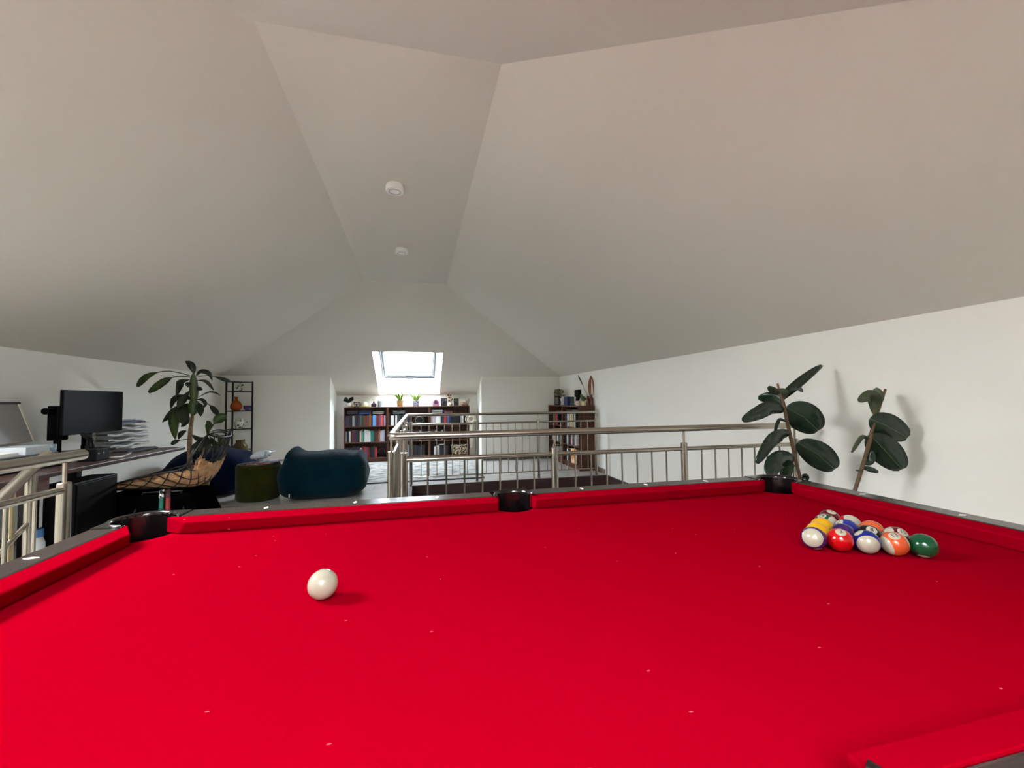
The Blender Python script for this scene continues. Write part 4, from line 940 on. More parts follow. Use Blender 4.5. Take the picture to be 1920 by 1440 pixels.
# corner shelf
ET = [(-3.075, 7.70), (-3.075, 7.95), (-2.775, 7.95)]
t = thing('corner_shelf', 'tall narrow black metal corner shelf beside the tall leafy plant', 'shelf', (-2.98, 7.87, 0))
for x, yy in ET: MB().box((x-0.011, yy-0.011, 0), (x+0.011, yy+0.011, 1.53)).build('post', M_blackm, t)
SZ = [0.10, 0.375, 0.722, 1.03, 1.36, 1.52]
for z in SZ:
    P = [ET[0], ET[2], ET[1]]
    MB().prism([(P[0][0], P[0][1]), (P[1][0], P[1][1]), (P[2][0], P[2][1])], z-0.006, z).build('shelf_plate' if z < 1.5 else 'top_plate', M_blackm if z < 1.5 else M_blackm, t)
    for a, b_ in ((ET[0], ET[2]), (ET[0], ET[1]), (ET[1], ET[2])): MB().tube([(a[0], a[1], z-0.003), (b_[0], b_[1], z-0.003)], 0.009, 6).build('edge_bar', M_blackm, t)
M_flor = mat('floral_china', (220, 222, 206), 0.3, noise=(24, (46, 60, 34), (0.53, 0.58)))
def shelf_item(px, z, depth=7.84): p = AY(px, 760, depth); return p.x
x = -2.94; yy = 7.87
t = orn('china_plate', 'white china plate with dark leaf pattern on the top shelf', 'plate', (x, yy, 1.361)); 
mt = Matrix.Translation((x, yy, 1.361+0.070)) @ Matrix.Rotation(R(78), 4, 'X')
pl_ = MB(); pl_.lathe([(0.0, 0.004), (0.045, 0.004), (0.07, 0.012), (0.071, 0.009), (0.045, 0.0), (0.0, 0.0)], (0, 0, 0), 28); pl_.v = [mt @ v for v in pl_.v]; pl_.build('plate_disc', M_flor, t, smooth='auto')
MB().box((x-0.03, yy-0.005, 1.361), (x+0.03, yy+0.05, 1.368)).build('plate_stand', M_blackm, t)
t = orn('vase', 'orange glass bottle vase on the corner shelf', 'vase', (-2.985, 7.85, 1.031)); z = 1.031
MB().lathe([(0.055, z), (0.085, z+0.05), (0.085, z+0.10), (0.055, z+0.155), (0.022, z+0.18), (0.022, z+0.225), (0.032, z+0.235), (0.026, z+0.235), (0.016, z+0.18), (0, z+0.17)], (-2.985, 7.85, 0), 28).build('vase_body', glass('orange_glass', (190, 84, 34), 0.62), t, smooth=True)
t = orn('bowl', 'small purple glass bowl beside the orange vase', 'bowl', (-2.832, 7.90, 1.031))
MB().lathe([(0.025, z), (0.058, z+0.035), (0.062, z+0.085), (0.054, z+0.085), (0.05, z+0.035), (0, z+0.02)], (-2.832, 7.90, 0), 24).build('bowl_body', glass('purple_bowl', (104, 84, 140), 0.6), t, smooth=True)
t = orn('china_pot', 'white china jug with green leaf pattern on the corner shelf', 'jug', (-2.935, 7.87, 0.723)); z = 0.723
MB().lathe([(0.045, z), (0.075, z+0.05), (0.08, z+0.10), (0.06, z+0.15), (0.064, z+0.175), (0.056, z+0.175), (0.05, z+0.15), (0, z+0.04)], (-2.935, 7.87, 0), 26).build('jug_body', M_flor, t, smooth=True)
MB().tube([(-2.86, 7.865, z+0.05), (-2.825, 7.865, z+0.07), (-2.825, 7.865, z+0.13), (-2.87, 7.865, z+0.15)], 0.008, 8).build('jug_handle', M_flor, t, smooth=True)
t = orn('bottle', 'slim dark bottle on the lowest visible corner shelf', 'bottle', (-2.875, 7.90, 0.376)); z = 0.376
MB().lathe([(0.018, z), (0.02, z+0.10), (0.009, z+0.13), (0.009, z+0.17), (0, z+0.17)], (-2.875, 7.90, 0), 14).build('bottle_body', M_black, t, smooth='auto')
t = orn('tumbler', 'small pink glass beside the slim dark bottle', 'glass', (-2.92, 7.90, 0.376)); MB().lathe([(0.02, z), (0.025, z+0.07), (0.021, z+0.07), (0.017, z+0.01), (0, z+0.01)], (-2.92, 7.90, 0), 14).build('glass_body', mat('pinkish', (190, 150, 150), 0.3), t, smooth='auto')
# side table with two glass jars
t = thing('side_table', 'low dark side table behind the dark blue bean bag', 'table', (-2.66, 6.9, 0))
MB().lathe([(0.26, 0.315), (0.265, 0.33), (0.26, 0.335), (0.0, 0.335)], (-2.66, 6.9, 0), 32).build('table_top', M_brown, t, smooth='auto')
MB().lathe([(0.02, 0.02), (0.02, 0.315)], (-2.66, 6.9, 0), 12).build('column', M_blackm, t, smooth='auto'); MB().lathe([(0.17, 0.0), (0.17, 0.012), (0.02, 0.02)], (-2.66, 6.9, 0), 24).build('foot', M_blackm, t, smooth='auto')
G1 = glass('green_jar_glass', (150, 160, 110), 0.3); G2 = glass('amber_jar_glass', (140, 122, 80), 0.4)
for (x, yy, r, h, m, lab) in ((-2.79, 6.88, 0.115, 0.25, G1, 'large clear green glass jar with a plant on the side table'), (-2.56, 6.90, 0.095, 0.27, G2, 'amber tinted glass jar beside the green glass jar')):
    t = thing('glass_jar', lab, 'jar', (x, yy, 0.3355), group='glass jars on the side table'); z = 0.3355
    MB().lathe([(r*0.85, z), (r, z+0.03), (r, z+h*0.7), (r*0.6, z+h*0.88), (r*0.6, z+h), (r*0.66, z+h+0.008), (r*0.54, z+h), (r*0.54, z+h*0.88), (r*0.93, z+h*0.68), (r*0.93, z+0.035), (0, z+0.02)], (x, yy, 0), 28).build('jar_glass', m, t, smooth=True)
    rg = random.Random(int(x*-100))
    for i in range(7):
        a = rg.uniform(0, 6.28); b0 = Vector((x, yy, z+0.03)); tip = b0+Vector((r*0.6*math.cos(a), r*0.6*math.sin(a), rg.uniform(0.08, 0.17)))
        MB().leaf([b0, b0.lerp(tip, .5)+Vector((0, 0, .03)), tip], 0.045, tilt=rg.uniform(-.5, .5), n=5).build('leaf', mat('jar_leaf', (70, 96, 40), 0.5), t, smooth=True)

# ---------------------------------------------------------------- tall leafy plant in a gold pot
PX, PY = -2.44, 5.30
t = thing('potted_dracaena', 'tall leafy plant with bare trunk in a gold pot', 'plant', (PX, PY, 0))
MB().lathe([(0.125, 0.001), (0.165, 0.285), (0.172, 0.29), (0.165, 0.295), (0.155, 0.285), (0.15, 0.255), (0.0, 0.255)], (PX, PY, 0), 32).build('pot', mat('brass_pot', (150, 128, 66), 0.38, 0.55), t, smooth='auto')
MB().lathe([(0.149, 0.256), (0.08, 0.27), (0, 0.275)], (PX, PY, 0), 24).build('soil', mat('soil', (48, 36, 26), 0.95, bump=(90, 0.8)), t, smooth=True)
Z3 = lambda x, y_: (240+x/8, 670+y_/8)
def D(x, y_, dy=0.0): return AY(*Z3(x, y_), PY+dy)
M_trunk = mat('cane', (150, 118, 84), 0.8, noise=(30, (110, 84, 58), (0.4, 0.6), (1, 1, 6)))
MB().tube([(PX-0.02, PY, 0.25), D(925, 1300), D(935, 1100), D(965, 900), D(972, 830, 0.02), D(985, 330, 0.03)], [0.026, 0.024, 0.021, 0.017, 0.012, 0.008], 10).build('trunk', M_trunk, t, smooth=True)
M_drac = mat('dracaena_leaf', (46, 62, 22), 0.42, noise=(4, (60, 84, 26), (0.35, 0.65)))
M_dracd = mat('dracaena_leaf_dark', (26, 36, 18), 0.45, noise=(4, (38, 50, 24), (0.35, 0.65)))
MB().leaf([D(978, 870, -.03), D(975, 740, -.03), D(985, 600, -.03)], 0.088, fold=0.3, thick=0.05, side=Vector((-0.3, 1, 0))).leaf([D(990, 700, -.03), D(985, 480, -.03), D(975, 235, -.03)], 0.08, fold=0.3, thick=0.05, side=Vector((-0.3, 1, 0))).build('crown', M_drac, t, smooth=True)
tipw = lambda t_: 0.16+0.9*max(0, math.sin(math.pi*min(1, max(0, (t_-0.50)/0.52))))**0.8 if t_ > 0.5 else 0.16
full = lambda t_: 0.86*math.sin(math.pi*min(1, (t_*0.95+0.03)**1.1))**1.15
LV = [([(930, 275), (600, 205), (300, 275), (140, 440)], .062, tipw, 0.15, 0, 0), ([(930, 295), (740, 285), (560, 350), (310, 530)], .072, tipw, -0.05, 0, 0), ([(985, 260), (975, 170), (930, 100), (855, 60)], .085, full, 0, 0, 1),
      ([(1020, 285), (1090, 215), (1210, 240), (1265, 350)], .07, full, 0.1, 0.5, 1), ([(1030, 300), (1200, 270), (1400, 320), (1545, 370)], .045, tipw, 0.3, 0, 1), ([(1030, 345), (1150, 355), (1220, 410), (1290, 500)], .045, full, -.2, 0.3, 1),
      ([(925, 335), (800, 365), (770, 430), (720, 600)], .085, full, -.1, 0.3, 1), ([(1000, 470), (1060, 470), (1120, 485)], .06, full, -.1, 0, 1), ([(950, 450), (900, 410), (870, 430)], .07, full, -.15, 0, 1),
      ([(1020, 620), (1200, 525), (1310, 530), (1390, 580)], .024, full, 0.1, 0, 1), ([(1020, 640), (1110, 635), (1160, 700), (1120, 770)], .05, full, 0, .4, 1), ([(1030, 660), (1180, 690), (1270, 760), (1365, 875)], .055, tipw, 0.1, 0, 1),
      ([(1030, 670), (1080, 760), (1090, 890)], .085, full, -.12, 0, 1), ([(935, 640), (880, 600), (700, 620), (640, 780)], .085, full, .1, .3, 1), ([(920, 500), (850, 600), (790, 680), (740, 760)], .09, full, -.1, 0, 1),
      ([(900, 700), (760, 760), (640, 860), (515, 975)], .09, full, .15, 0, 1), ([(900, 690), (830, 780), (820, 900), (820, 1010)], .14, full, -.15, 0, 1), ([(860, 760), (710, 850), (690, 1030), (710, 1235)], .11, full, -.2, 0, 0),
      ([(880, 800), (860, 900), (900, 1000)], .09, full, -.1, 0.2, 1), ([(900, 980), (850, 1000), (795, 1045)], .05, full, 0, 0, 1), ([(880, 1100), (800, 1140), (755, 1230)], .06, full, -.1, 0, 1), ([(940, 1235), (850, 1230), (720, 1260), (650, 1310)], .045, tipw, -.1, 0, 1)]
for pts, w, pr_, dy, tl, dk in LV:
    n_ = len(pts); MB().leaf([D(p[0], p[1], dy*i/(n_-1)) for i, p in enumerate(pts)], w, tl, 0.2, pr_, n=10).build('leaf', M_dracd if dk else M_drac, t, smooth=True)
# side shoot
MB().tube([(PX+0.05, PY, 0.25), D(1100, 1500, .02), D(1190, 1180, .02)], [0.012, 0.011, 0.009], 8).build('side_stem', M_trunk, t, smooth=True)
LV2 = [([(1190, 1170), (1250, 1050), (1340, 940), (1475, 865)], .10, tipw, .05, 0, 0), ([(1190, 1170), (1205, 1060), (1210, 990), (1180, 950)], .075, full, -.05, 0, 0), ([(1200, 1140), (1330, 1090), (1480, 1110), (1600, 1175)], .022, full, .1, 0, 1),
       ([(1200, 1150), (1340, 1120), (1450, 1130), (1560, 1190)], .02, full, -.1, 0, 1), ([(1240, 1140), (1330, 1160), (1400, 1210), (1470, 1290)], .085, tipw, -.1, 0, 0), ([(1160, 1200), (1060, 1225), (960, 1160)], .06, full, -.1, 0, 1),
       ([(1180, 1180), (1150, 1260), (1090, 1330), (1060, 1420)], .085, full, -.1, 0, 1), ([(1220, 1180), (1300, 1300), (1330, 1420)], .06, full, -.15, 0, 1), ([(1190, 1180), (1200, 1300), (1180, 1450)], .07, full, -.2, .2, 1), ([(1170, 1180), (1000, 1330), (930, 1450)], .06, full, -.2, .2, 1)]
for pts, w, pr_, dy, tl, dk in LV2:
    n_ = len(pts); MB().leaf([D(p[0], p[1], .02+dy*i/(n_-1)) for i, p in enumerate(pts)], w, tl, 0.2, pr_, n=10).build('leaf', M_dracd if dk else M_drac, t, smooth=True)

# ---------------------------------------------------------------- rubber plants behind the table
M_rub = mat('rubber_leaf', (32, 52, 34), 0.22, noise=(6, (24, 40, 28), (0.35, 0.65)))
M_rubu = mat('rubber_leaf_underside', (74, 84, 60), 0.5, noise=(6, (60, 70, 48), (0.35, 0.65)))
M_stake = mat('wooden_stake', (134, 92, 68), 0.7); M_stem = mat('rubber_stem', (96, 72, 50), 0.7)
Z7 = lambda x, y_: (1360+x/4.8, 660+y_/4.8)
oval = lambda t_: math.sin(math.pi*min(1, max(0, (t_*0.94+0.02))))**0.62
def rubber(label, base, py_, stem, stake, leaves, potm, low=True):
    t = thing('rubber_plant', label, 'plant', (base[0], base[1], 0), group='rubber plants by the right wall')
    bx_, by_ = base
    MB().lathe([(0.10, 0.001), (0.14, 0.26), (0.145, 0.27), (0.13, 0.27), (0.125, 0.235), (0, 0.235)], (bx_, by_, 0), 28).build('pot', potm, t, smooth='auto')
    MB().lathe([(0.124, 0.236), (0, 0.245)], (bx_, by_, 0), 20).build('soil', mat('soil', (48, 36, 26)), t)
    E_ = lambda x, y_, dy=0.0: AY(*Z7(x, y_), py_+dy)
    MB().tube([(bx_, by_, 0.23)]+[E_(*p) for p in stem], [0.010]*len(stem)+[0.006], 10).build('stem', M_stem, t, smooth=True)
    MB().tube(([(bx_+0.03, by_+0.02, 0.23)] if low else [])+[E_(p[0], p[1], 0.012) for p in stake], 0.0065, 8).build('stake', M_stake, t, smooth=True)
    for pts, w, dy, tl, fo, und in leaves:
        n_ = len(pts); P = [E_(p[0], p[1], dy*i/(n_-1)) for i, p in enumerate(pts)]
        w *= py_/1.9; lf = MB().leaf(P, w, tl, fo, oval, n=14, thick=0.002).build('leaf', M_rubu if und else M_rub, t, smooth=True)
        if w > 0.1 and n_ <= 3:
            q = [P[0].lerp(P[-1], u) for u in (0.02, 0.5, 0.95)] if n_ == 2 else P
            MB().tube([v+(Vector((0, 0, CAMZ))-v).normalized()*0.003 for v in q], 0.0016, 5).build('midrib', mat('midrib', (92, 112, 70), 0.5), lf)
Lw_ = 1/4.8*2.0/774*1.15                                  # metres per zoom pixel at about 2 m
rubber('rubber plant tied to a stake in front of the railing end', (2.36, 2.19), 2.16, [(690, 1200), (640, 1000), (570, 700), (520, 450), (490, 370)], [(680, 1180), (600, 780), (540, 560), (470, 285)], [
    ([(520, 430), (570, 370), (720, 240), (870, 120)], 92*Lw_, .12, .5, .45, 0), ([(490, 375), (440, 345), (390, 308)], 70*Lw_, -.02, .5, .3, 1), ([(560, 370), (520, 350), (470, 345)], 50*Lw_, -.02, .2, .3, 1), ([(580, 350), (640, 330), (700, 350)], 55*Lw_, .05, .6, .3, 0),
    ([(530, 490), (430, 410), (295, 412)], 110*Lw_, .1, .35, .3, 0), ([(525, 530), (400, 500), (280, 550), (150, 615)], 125*Lw_, -.06, .25, .35, 0), ([(545, 500), (700, 580), (838, 708)], 265*Lw_, -.03, 0, .12, 0),
    ([(560, 630), (490, 605), (455, 660), (438, 760)], 40*Lw_, -.03, .8, .5, 0), ([(570, 745), (500, 740), (400, 800), (278, 1000)], 120*Lw_, -.05, .5, .35, 0), ([(648, 815), (830, 920), (985, 1055)], 235*Lw_, -.03, 0, .12, 0),
    ([(610, 985), (520, 955), (430, 1010), (390, 1150)], 150*Lw_, -.06, .2, .3, 0), ([(600, 1000), (560, 1020), (545, 1170)], 110*Lw_, -.06, -.3, .3, 0), ([(680, 1180), (720, 1130), (700, 1100)], 60*Lw_, -.02, 0, .2, 0)], mat('grey_pot', (120, 118, 114), 0.6))
rubber('rubber plant with fewer leaves, further right against the white wall', (2.37, 1.87), 1.86, [(1165, 1250), (1240, 1010), (1300, 800), (1345, 600), (1340, 490)], [(1330, 700), (1360, 590), (1440, 335)], [
    ([(1345, 560), (1345, 430), (1290, 390), (1195, 440)], 120*Lw_, -.05, .3, .3, 1), ([(1360, 500), (1390, 400), (1350, 325)], 90*Lw_, .05, .5, .3, 1), ([(1300, 600), (1440, 660), (1640, 770)], 235*Lw_, -.05, .1, .12, 0), ([(1300, 740), (1430, 880), (1590, 1055)], 250*Lw_, -.03, 0, .12, 0),
    ([(1290, 780), (1220, 770), (1135, 905)], 45*Lw_, -.02, .6, .4, 1), ([(1240, 1000), (1300, 980), (1325, 890)], 70*Lw_, -.02, 0, .3, 0), ([(1235, 1040), (1300, 1055), (1378, 1082)], 50*Lw_, -.02, 0, .2, 0), ([(1235, 1050), (1210, 1070), (1175, 1065)], 18*Lw_, -.02, 0, .2, 1)], mat('dark_pot', (60, 58, 58), 0.5), False)
# dressed ties on the first stake
# ---------------------------------------------------------------- desk corner
M_desk = mat('desk_board', (70, 50, 44), 0.35, noise=(4, (52, 36, 32), (0.35, 0.7), (10, 1, 1)))
t = thing('desk', 'long dark brown desk with black legs along the left wall', 'desk', (-2.75, 3.6, 0))
MB().box((-3.25, 2.72, 0.715), (-2.20, 4.65, 0.742)).build('desk_top', M_desk, t, bevel=0.003)
MB().box((-2.29, 2.74, 0.615), (-2.24, 3.18, 0.714)).build('apron', mat('raw_brown_wood', (96, 58, 36), 0.6, noise=(8, (70, 40, 26), (0.3, 0.7), (8, 1, 8))), t)
for (x, yy) in ((-2.42, 3.29), (-3.02, 4.55), (-3.10, 2.85)):
    MB().box((x-0.035, yy-0.03, 0.0), (x+0.035, yy+0.03, 0.714)).build('leg', M_blackm, t, bevel=0.003)
MB().box((-3.05, 2.88, 0.66), (-2.99, 4.52, 0.70)).build('crossbar', M_blackm, t)
ZD = 0.7425
t = thing('monitor', 'large black monitor on a desk stand facing into the room', 'monitor', (-2.82, 4.45, ZD))
MB().box((-2.862, 4.135, 0.905), (-2.838, 4.845, 1.285)).build('housing', M_black, t, bevel=0.004)
MB().box((-2.8378, 4.143, 0.918), (-2.8365, 4.837, 1.277)).build('screen', mat('dark_screen', (4, 4, 5), 0.5, spec=0.12), t)
MB().box((-2.90, 4.43, 0.80), (-2.863, 4.50, 1.10)).build('neck', M_black, t); MB().box((-2.98, 4.33, ZD), (-2.74, 4.60, ZD+0.015)).build('stand_base', M_black, t, bevel=0.004)
MB().box((-2.91, 4.44, ZD+0.0155), (-2.88, 4.49, 0.80)).build('stand_column', M_black, t)
y2 = AX(109, 790, -3.0).y; t = thing('monitor', 'narrow black monitor edge beside the large monitor, with round knob', 'monitor', (-3.0, y2, ZD))
MB().box((-3.04, y2-0.055, 0.86), (-2.96, y2+0.055, AX(109, 761, -3.0).z)).build('housing', M_black, t, bevel=0.006)
zk = AX(95, 771, -3.0).z; MB().tube([(-3.0, y2-0.05, zk), (-3.0, AX(84, 771, -3.0).y, zk)], 0.028, 14).build('knob', M_black, t, smooth='auto'); MB().lathe([(0.025, ZD+0.012), (0.025, 0.86)], (-3.0, y2, 0), 12).build('stand', M_black, t, smooth='auto')
MB().lathe([(0.09, ZD), (0.09, ZD+0.012), (0, ZD+0.012)], (-3.0, y2, 0), 20).build('stand_base', M_black, t, smooth='auto')
# speaker / clamp base at the desk edge
p = AX(178, 850, -2.36); t = thing('desk_speaker', 'small black speaker with lit buttons near the desk edge', 'speaker', (-2.36, p.y, ZD))
MB().box((-2.43, p.y-0.07, ZD), (-2.31, p.y+0.07, ZD+0.09)).build('body', M_black, t, bevel=0.006)
for k_ in (-1, 1): MB().lathe([(0.006, 0), (0.006, 0.004), (0, 0.004)], (0, 0, 0), 10).build('button', mat('button_grey', (180, 184, 182), 0.3), t, local=True).matrix_local = Matrix.Translation((0.0505, k_*0.025-0.02, 0.055)) @ Matrix.Rotation(R(90), 4, 'Y')
MB().tube([(-2.38, p.y, ZD+0.09), (-2.42, p.y+0.05, ZD+0.15), (-2.60, p.y+0.25, ZD+0.18)], 0.016, 8).build('arm', M_black, t, smooth=True)
# tilted grey board with aluminium edge
t = thing('tilt_board', 'grey tilted board with a silver edge at the desk end', 'board', (-3.05, 3.75, ZD))
yb2 = AX(40, 790, -3.07).y; m_ = Matrix.Translation((-2.99, 0, ZD+0.13)) @ Matrix.Rotation(R(-20), 4, 'Y')
MB().box((-0.012, 3.30, 0), (0.0, yb2, 0.33), m_).build('panel', mat('board_grey', (150, 150, 148), 0.5), t)
for a, b_ in (((-0.014, yb2, 0), (0.006, yb2+0.02, 0.315)), ((-0.014, 3.285, 0), (0.006, 3.30, 0.315))): MB().box(a, b_, m_).build('edge_strip', mat('aluminium_edge', (236, 232, 220), 0.4, 0.2), t)
MB().box((-0.016, 3.285, 0.315), (0.008, yb2+0.02, 0.333), m_).build('top_rail', mat('dark_rail', (62, 62, 68), 0.4), t)
MB().box((-3.02, 3.4, ZD), (-2.96, 3.6, ZD+0.14)).build('support', M_black, t)
MB().box((-3.10, 3.35, ZD), (-2.90, 3.65, ZD+0.012)).build('foot', M_black, t)
# printer with papers and box on it
pe = AX(114, 848, -2.42).y
t = thing('printer', 'flat black printer on the desk behind the steel handrail', 'printer', (-2.62, pe-0.3, ZD))
MB().box((-2.86, pe-0.62, ZD), (-2.40, pe, ZD+0.085)).build('body', M_black, t, bevel=0.01)
MB().box((-2.84, pe-0.60, ZD+0.085), (-2.42, pe-0.02, ZD+0.097)).build('lid', mat('lid_grey', (30, 30, 34), 0.3), t, bevel=0.003)
MB().box((-2.3995, pe-0.22, ZD+0.04), (-2.396, pe-0.13, ZD+0.05)).build('badge', M_steel, t)
zp = ZD+0.0975
tag(MB().box((-2.76, pe-0.56, zp), (-2.46, pe-0.26, zp+0.022)).build('paper_stack', mat('paper', (220, 218, 212), 0.7)), 'stack of white paper lying on the black printer', 'paper')
t = thing('carton', 'flat white box with grey blue end on the black printer', 'box', (-2.55, pe-0.12, zp)); MB().box((-2.64, pe-0.24, zp), (-2.44, pe-0.06, zp+0.05)).build('carton_body', mat('carton_white', (176, 180, 184), 0.4), t, bevel=0.002)
MB().box((-2.64, pe-0.0595, zp), (-2.44, pe-0.005, zp+0.05)).build('printed_end', mat('carton_end', (108, 132, 148), 0.4, noise=(30, (200, 210, 214), (0.55, 0.6))), t)
# letter trays behind the monitor
ty0, ty1 = AX(192, 810, -3.2).y, AX(268, 810, -3.2).y; tz0 = AX(230, 832, -3.2).z
t = thing('wall_file_rack', 'white file rack full of paper sheets on the wall behind the monitor', 'file rack', (-3.25, (ty0+ty1)/2, tz0))
for k_ in range(5):
    z = tz0+k_*0.062; b = MB(); w_ = (ty1-ty0)
    n_ = 14; top_ = [(-3.268 if q else -3.13, ty0+w_*i/n_-0.02*k_, z+0.010*math.sin(i*0.9+k_)) for q in (0, 1) for i in range(n_+1)]
    b.add(top_+[(v[0], v[1], v[2]-0.02) for v in top_], [(i, i+1, n_+2+i, n_+1+i) for i in range(n_)]+[(2*n_+2+i, 3*n_+3+i, 3*n_+4+i, 2*n_+3+i) for i in range(n_)]+[(i, 2*n_+2+i, 2*n_+3+i, i+1) for i in range(n_)])
    b.build('paper_sheets', mat('rack_paper%d' % (k_ == 4), ((206, 208, 206), (96, 104, 136))[k_ == 4], 0.7), t)
    MB().box((-3.269, ty0+0.02, z-0.026), (-3.12, ty1-0.03, z-0.021)).build('tray', mat('tray_grey', (196, 198, 196), 0.4), t)
MB().box((-3.2695, ty0+0.02, tz0-0.03), (-3.262, ty1-0.03, tz0+0.27)).build('back_plate', mat('tray_grey', (0, 0, 0)), t)
p = AZ(254, 846, ZD); t = thing('keyboard', 'black keyboard on the desk in front of the papers', 'keyboard', (p.x, p.y, ZD), R(90))
MB().box((-0.21, -0.065, 0), (0.21, 0.065, 0.016)).build('case', M_black, t, local=True, bevel=0.004)
kk = MB().box((-0.008, -0.008, 0), (0.008, 0.008, 0.006)); kp = None
for r_ in range(5):
    for c_ in range(20):
        if kp is None: kp = kk.build('key', mat('key_grey', (40, 40, 46), 0.5), t, local=True); o = kp
        else: o = inst(kp, 'key', t)
        o.location = (-0.19+c_*0.02, -0.045+r_*0.0215, 0.0162)
p = AZ(216, 855, ZD); t = orn('notebook', 'open notebook with white page edges on the desk edge', 'notebook', (p.x-0.03, p.y, ZD)); t.rotation_euler = (0, 0, R(20))
MB().box((-0.11, -0.15, 0), (0.10, 0.15, 0.010)).build('page_block', mat('paper', (220, 218, 212)), t, local=True); MB().box((-0.105, -0.145, 0.0102), (0.095, 0.145, 0.012)).build('cover', mat('note_cover', (66, 56, 54), 0.6), t, local=True)
p = AX(160, 830, -2.62); tag(MB().box((-2.66, p.y-0.04, ZD), (-2.58, p.y+0.05, ZD+0.05)).build('red_box', mat('red_card', (168, 30, 40), 0.5), bevel=0.003), 'small red box under the large monitor', 'box')
# under the desk
t = thing('computer_tower', 'black computer tower under the desk', 'computer', (-2.31, 3.62, 0))
MB().box((-2.40, 3.36, 0.01), (-2.23, 3.77, 0.635)).build('case', M_black, t, bevel=0.006); MB().box((-2.229, 3.38, 0.03), (-2.225, 3.75, 0.62)).build('side_cover', M_black, t, bevel=0.002)
MB().box((-2.38, 3.38, 0), (-2.25, 3.75, 0.01)).build('feet', M_black, t)
t = thing('low_shelf', 'low dark shelf with paper under the left end of the desk', 'shelf', (-2.75, 2.95, 0))
MB().box((-3.0, 2.76, 0.26), (-2.45, 3.22, 0.28)).build('board', M_brown, t); MB().box((-3.0, 2.76, 0), (-2.98, 3.22, 0.26)).build('side_panel', M_brown, t); MB().box((-2.98, 3.2, 0), (-2.45, 3.22, 0.26)).build('side_panel', M_brown, t)
for k_ in range(5): tag(MB().box((-2.93+0.01*k_, 2.78+0.012*(k_ % 2), 0.2805+k_*0.016), (-2.50, 3.18-0.01*k_, 0.2805+k_*0.016+0.014)).build('paper_stack', mat('paper' if k_ % 2 else 'tray_grey', (0, 0, 0))), 'bundle of paper, %s from the bottom of the pile on the low shelf' % ORD[k_], 'paper', 'paper piles under the desk')
p = AX(72, 1000, -2.30); t = thing('spray_bottle', 'white bottle with blue cap standing under the desk', 'bottle', (-2.42, 3.0, 0)); yb_ = p.y
t.location = (-2.30, yb_, 0)
MB().lathe([(0.03, 0.0), (0.032, 0.30), (0.02, 0.34), (0, 0.34)], (-2.30, yb_, 0), 16).build('bottle_body', mat('bottle_white', (196, 204, 210), 0.3), t, smooth='auto'); MB().lathe([(0.024, 0.34), (0.024, 0.39), (0, 0.395)], (-2.30, yb_, 0), 16).build('cap', mat('cap_blue', (60, 110, 160), 0.3), t, smooth='auto')
for k_ in range(8):
    y0 = 2.78+k_*0.075; rg = random.Random(k_); pts = [(-2.60, y0, 0.70), (-2.55+rg.uniform(-.1, .1), y0+rg.uniform(-.025, .025), 0.58), (-2.62+rg.uniform(-.1, .1), y0+rg.uniform(-.03, .03), 0.42), (-2.75, y0+rg.uniform(-.02, .02), 0.37)]
    tag(MB().tube(pts, 0.004, 6).build('cable', M_black, smooth=True), 'thin black cable hanging under the desk, %s from the left end' % ORD[k_], 'cable', 'cables under the desk')
# wire chair with sheepskin
t = thing('wire_chair', 'black wire mesh chair with a tan sheepskin facing the desk', 'chair', (-2.0, 4.05, 0))
CX, CY = 0.0, 4.05
def S(u, v, off=0.0):
    key = [(-2.42, 0.475, 0.24), (-2.15, 0.468, 0.275), (-1.93, 0.46, 0.29), (-1.76, 0.485, 0.29), (-1.68, 0.64, 0.28), (-1.60, 0.87, 0.20)]
    x_ = v*5; i = min(int(x_), 4); f = x_-i
    p0, p1, p2, p3 = key[max(i-1, 0)], key[i], key[i+1], key[min(i+2, 5)]
    c_ = [0.5*((2*b)+(c-a)*f+(2*a-5*b+4*c-d)*f*f+(3*b-a-3*c+d)*f**3) for a, b, c, d in zip(p0, p1, p2, p3)]
    rise = 0.17*abs(u)**3*math.sin(math.pi*min(1, v*0.95))**0.8
    return Vector((c_[0]-0.06*abs(u)**2*v+off*0.6*v, CY+u*c_[2], c_[1]+rise+off*(1-v*0.6)))
rim = [S(-1+2*i/12, 0) for i in range(13)]+[S(1, i/16) for i in range(1, 17)]+[S(1-2*i/12, 1) for i in range(1, 13)]+[S(-1, 1-i/16) for i in range(1, 17)]
MB().tube(rim, 0.009, 8).build('rim', M_blackm, t, smooth=True)
for sg_ in (1, -1):
    for k_ in range(-4, 9):
        pts = []
        for i in range(41):
            v = i/40; u = sg_*(-1+2*(v*2.4+k_*0.29-0.6)/1.0*0.5)
            if -1 <= u <= 1: pts.append(S(u, v))
        if len(pts) > 3: MB().tube(pts, 0.0042, 5).build('mesh_wire', M_blackm, t, smooth=True)
for sx, sy in ((-1, -1), (-1, 1), (1, -1), (1, 1)):
    MB().tube([(-2.0+sx*0.13, CY+sy*0.15, 0.455), (-2.0+sx*0.25, CY+sy*0.25, 0.0)], 0.009, 8).build('leg', M_blackm, t, smooth=True)
for sy in (-1, 1): MB().tube([(-2.14, CY+sy*0.15, 0.452), (-1.86, CY+sy*0.15, 0.452)], 0.007, 6).build('seat_bar', M_blackm, t)
rg = random.Random(21); NU, NV = 34, 46; vs = []; M_fur = mat('sheepskin', (186, 146, 104), 0.95, noise=(26, (150, 110, 74), (0.35, 0.65)), bump=(60, 1.0))
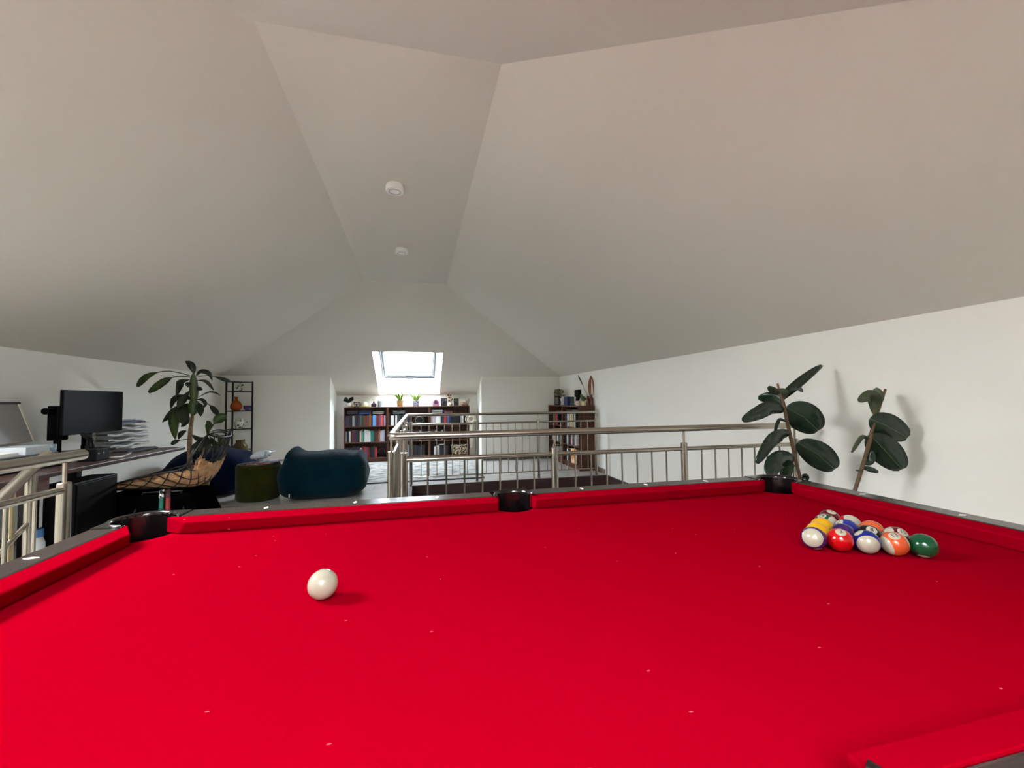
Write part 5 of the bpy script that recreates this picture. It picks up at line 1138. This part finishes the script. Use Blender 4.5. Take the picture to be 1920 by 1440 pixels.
for j in range(NV+1):
    for i in range(NU+1):
        u = -0.86+1.72*i/NU; v = 0.02+0.80*j/NV
        u += rg.uniform(-.03, .03); v += rg.uniform(-.012, .012); edge = 1 if 1 < i < NU-1 and 1 < j < NV-1 else 0
        vs.append(S(max(-1, min(1, u)), max(0, min(1, v)), 0.012+edge*rg.uniform(0.006, 0.034)))
k = len(vs); vs2 = [S(-0.84+1.68*i/NU, 0.03+0.78*j/NV, 0.006) for j in range(NV+1) for i in range(NU+1)]
fs = [(j*(NU+1)+i, j*(NU+1)+i+1, (j+1)*(NU+1)+i+1, (j+1)*(NU+1)+i) for j in range(NV) for i in range(NU)]
ed = [i for i in range(NU+1)]+[j*(NU+1)+NU for j in range(1, NV+1)]+[NV*(NU+1)+i for i in range(NU-1, -1, -1)]+[j*(NU+1) for j in range(NV-1, 0, -1)]
b = MB().add(vs+vs2, fs+[tuple(q+k for q in f) for f in fs]+[(ed[i], ed[(i+1) % len(ed)], k+ed[(i+1) % len(ed)], k+ed[i]) for i in range(len(ed))])
sk = b.build('sheepskin', M_fur); tag(sk, 'tan fluffy sheepskin lying on the wire chair', 'sheepskin')
# things around the chair
t = thing('storage_bag', 'black fabric bag standing under the wire chair', 'bag', (-1.95, 4.12, 0))
MB().quadprism([(-2.44, 3.85, 0.001), (-1.62, 3.85, 0.001), (-1.62, 4.27, 0.001), (-2.44, 4.27, 0.001)], [(-2.43, 3.87, 0.435), (-1.80, 3.87, 0.435), (-1.80, 4.24, 0.435), (-2.43, 4.24, 0.435)]).build('body', mat('black_fabric', (4, 4, 5), 1.0, spec=0.0), t, bevel=0.02)
MB().tube([(-2.05, 3.855, 0.33), (-2.05, 3.84, 0.24), (-1.90, 3.84, 0.24), (-1.90, 3.855, 0.33)], 0.008, 6).build('handle', mat('black_fabric', (0, 0, 0)), t)
for px, col, cl, lab in ((303, (24, 92, 76), (220, 224, 222), 'teal cardboard tube with white marks standing by the chair'), (315, (120, 32, 30), (90, 20, 20), 'dark red cardboard tube standing by the chair')):
    p = AY(px, 940, 3.72); t = thing('cardboard_tube', lab, 'tube', (p.x, 3.72, 0), group='tubes standing by the chair')
    MB().lathe([(0.016, 0.001), (0.016, 0.44), (0, 0.44)], (p.x, 3.72, 0), 16).build('tube_body', mat(lab[:8], col, 0.4), t, smooth='auto')
    MB().lathe([(0.0165, 0.441), (0.0165, 0.50), (0, 0.50)], (p.x, 3.72, 0), 16).build('tube_top', mat(lab[:8]+'top', (18, 20, 20), 0.4, noise=(40, cl, (0.5, 0.56))), t, smooth='auto')
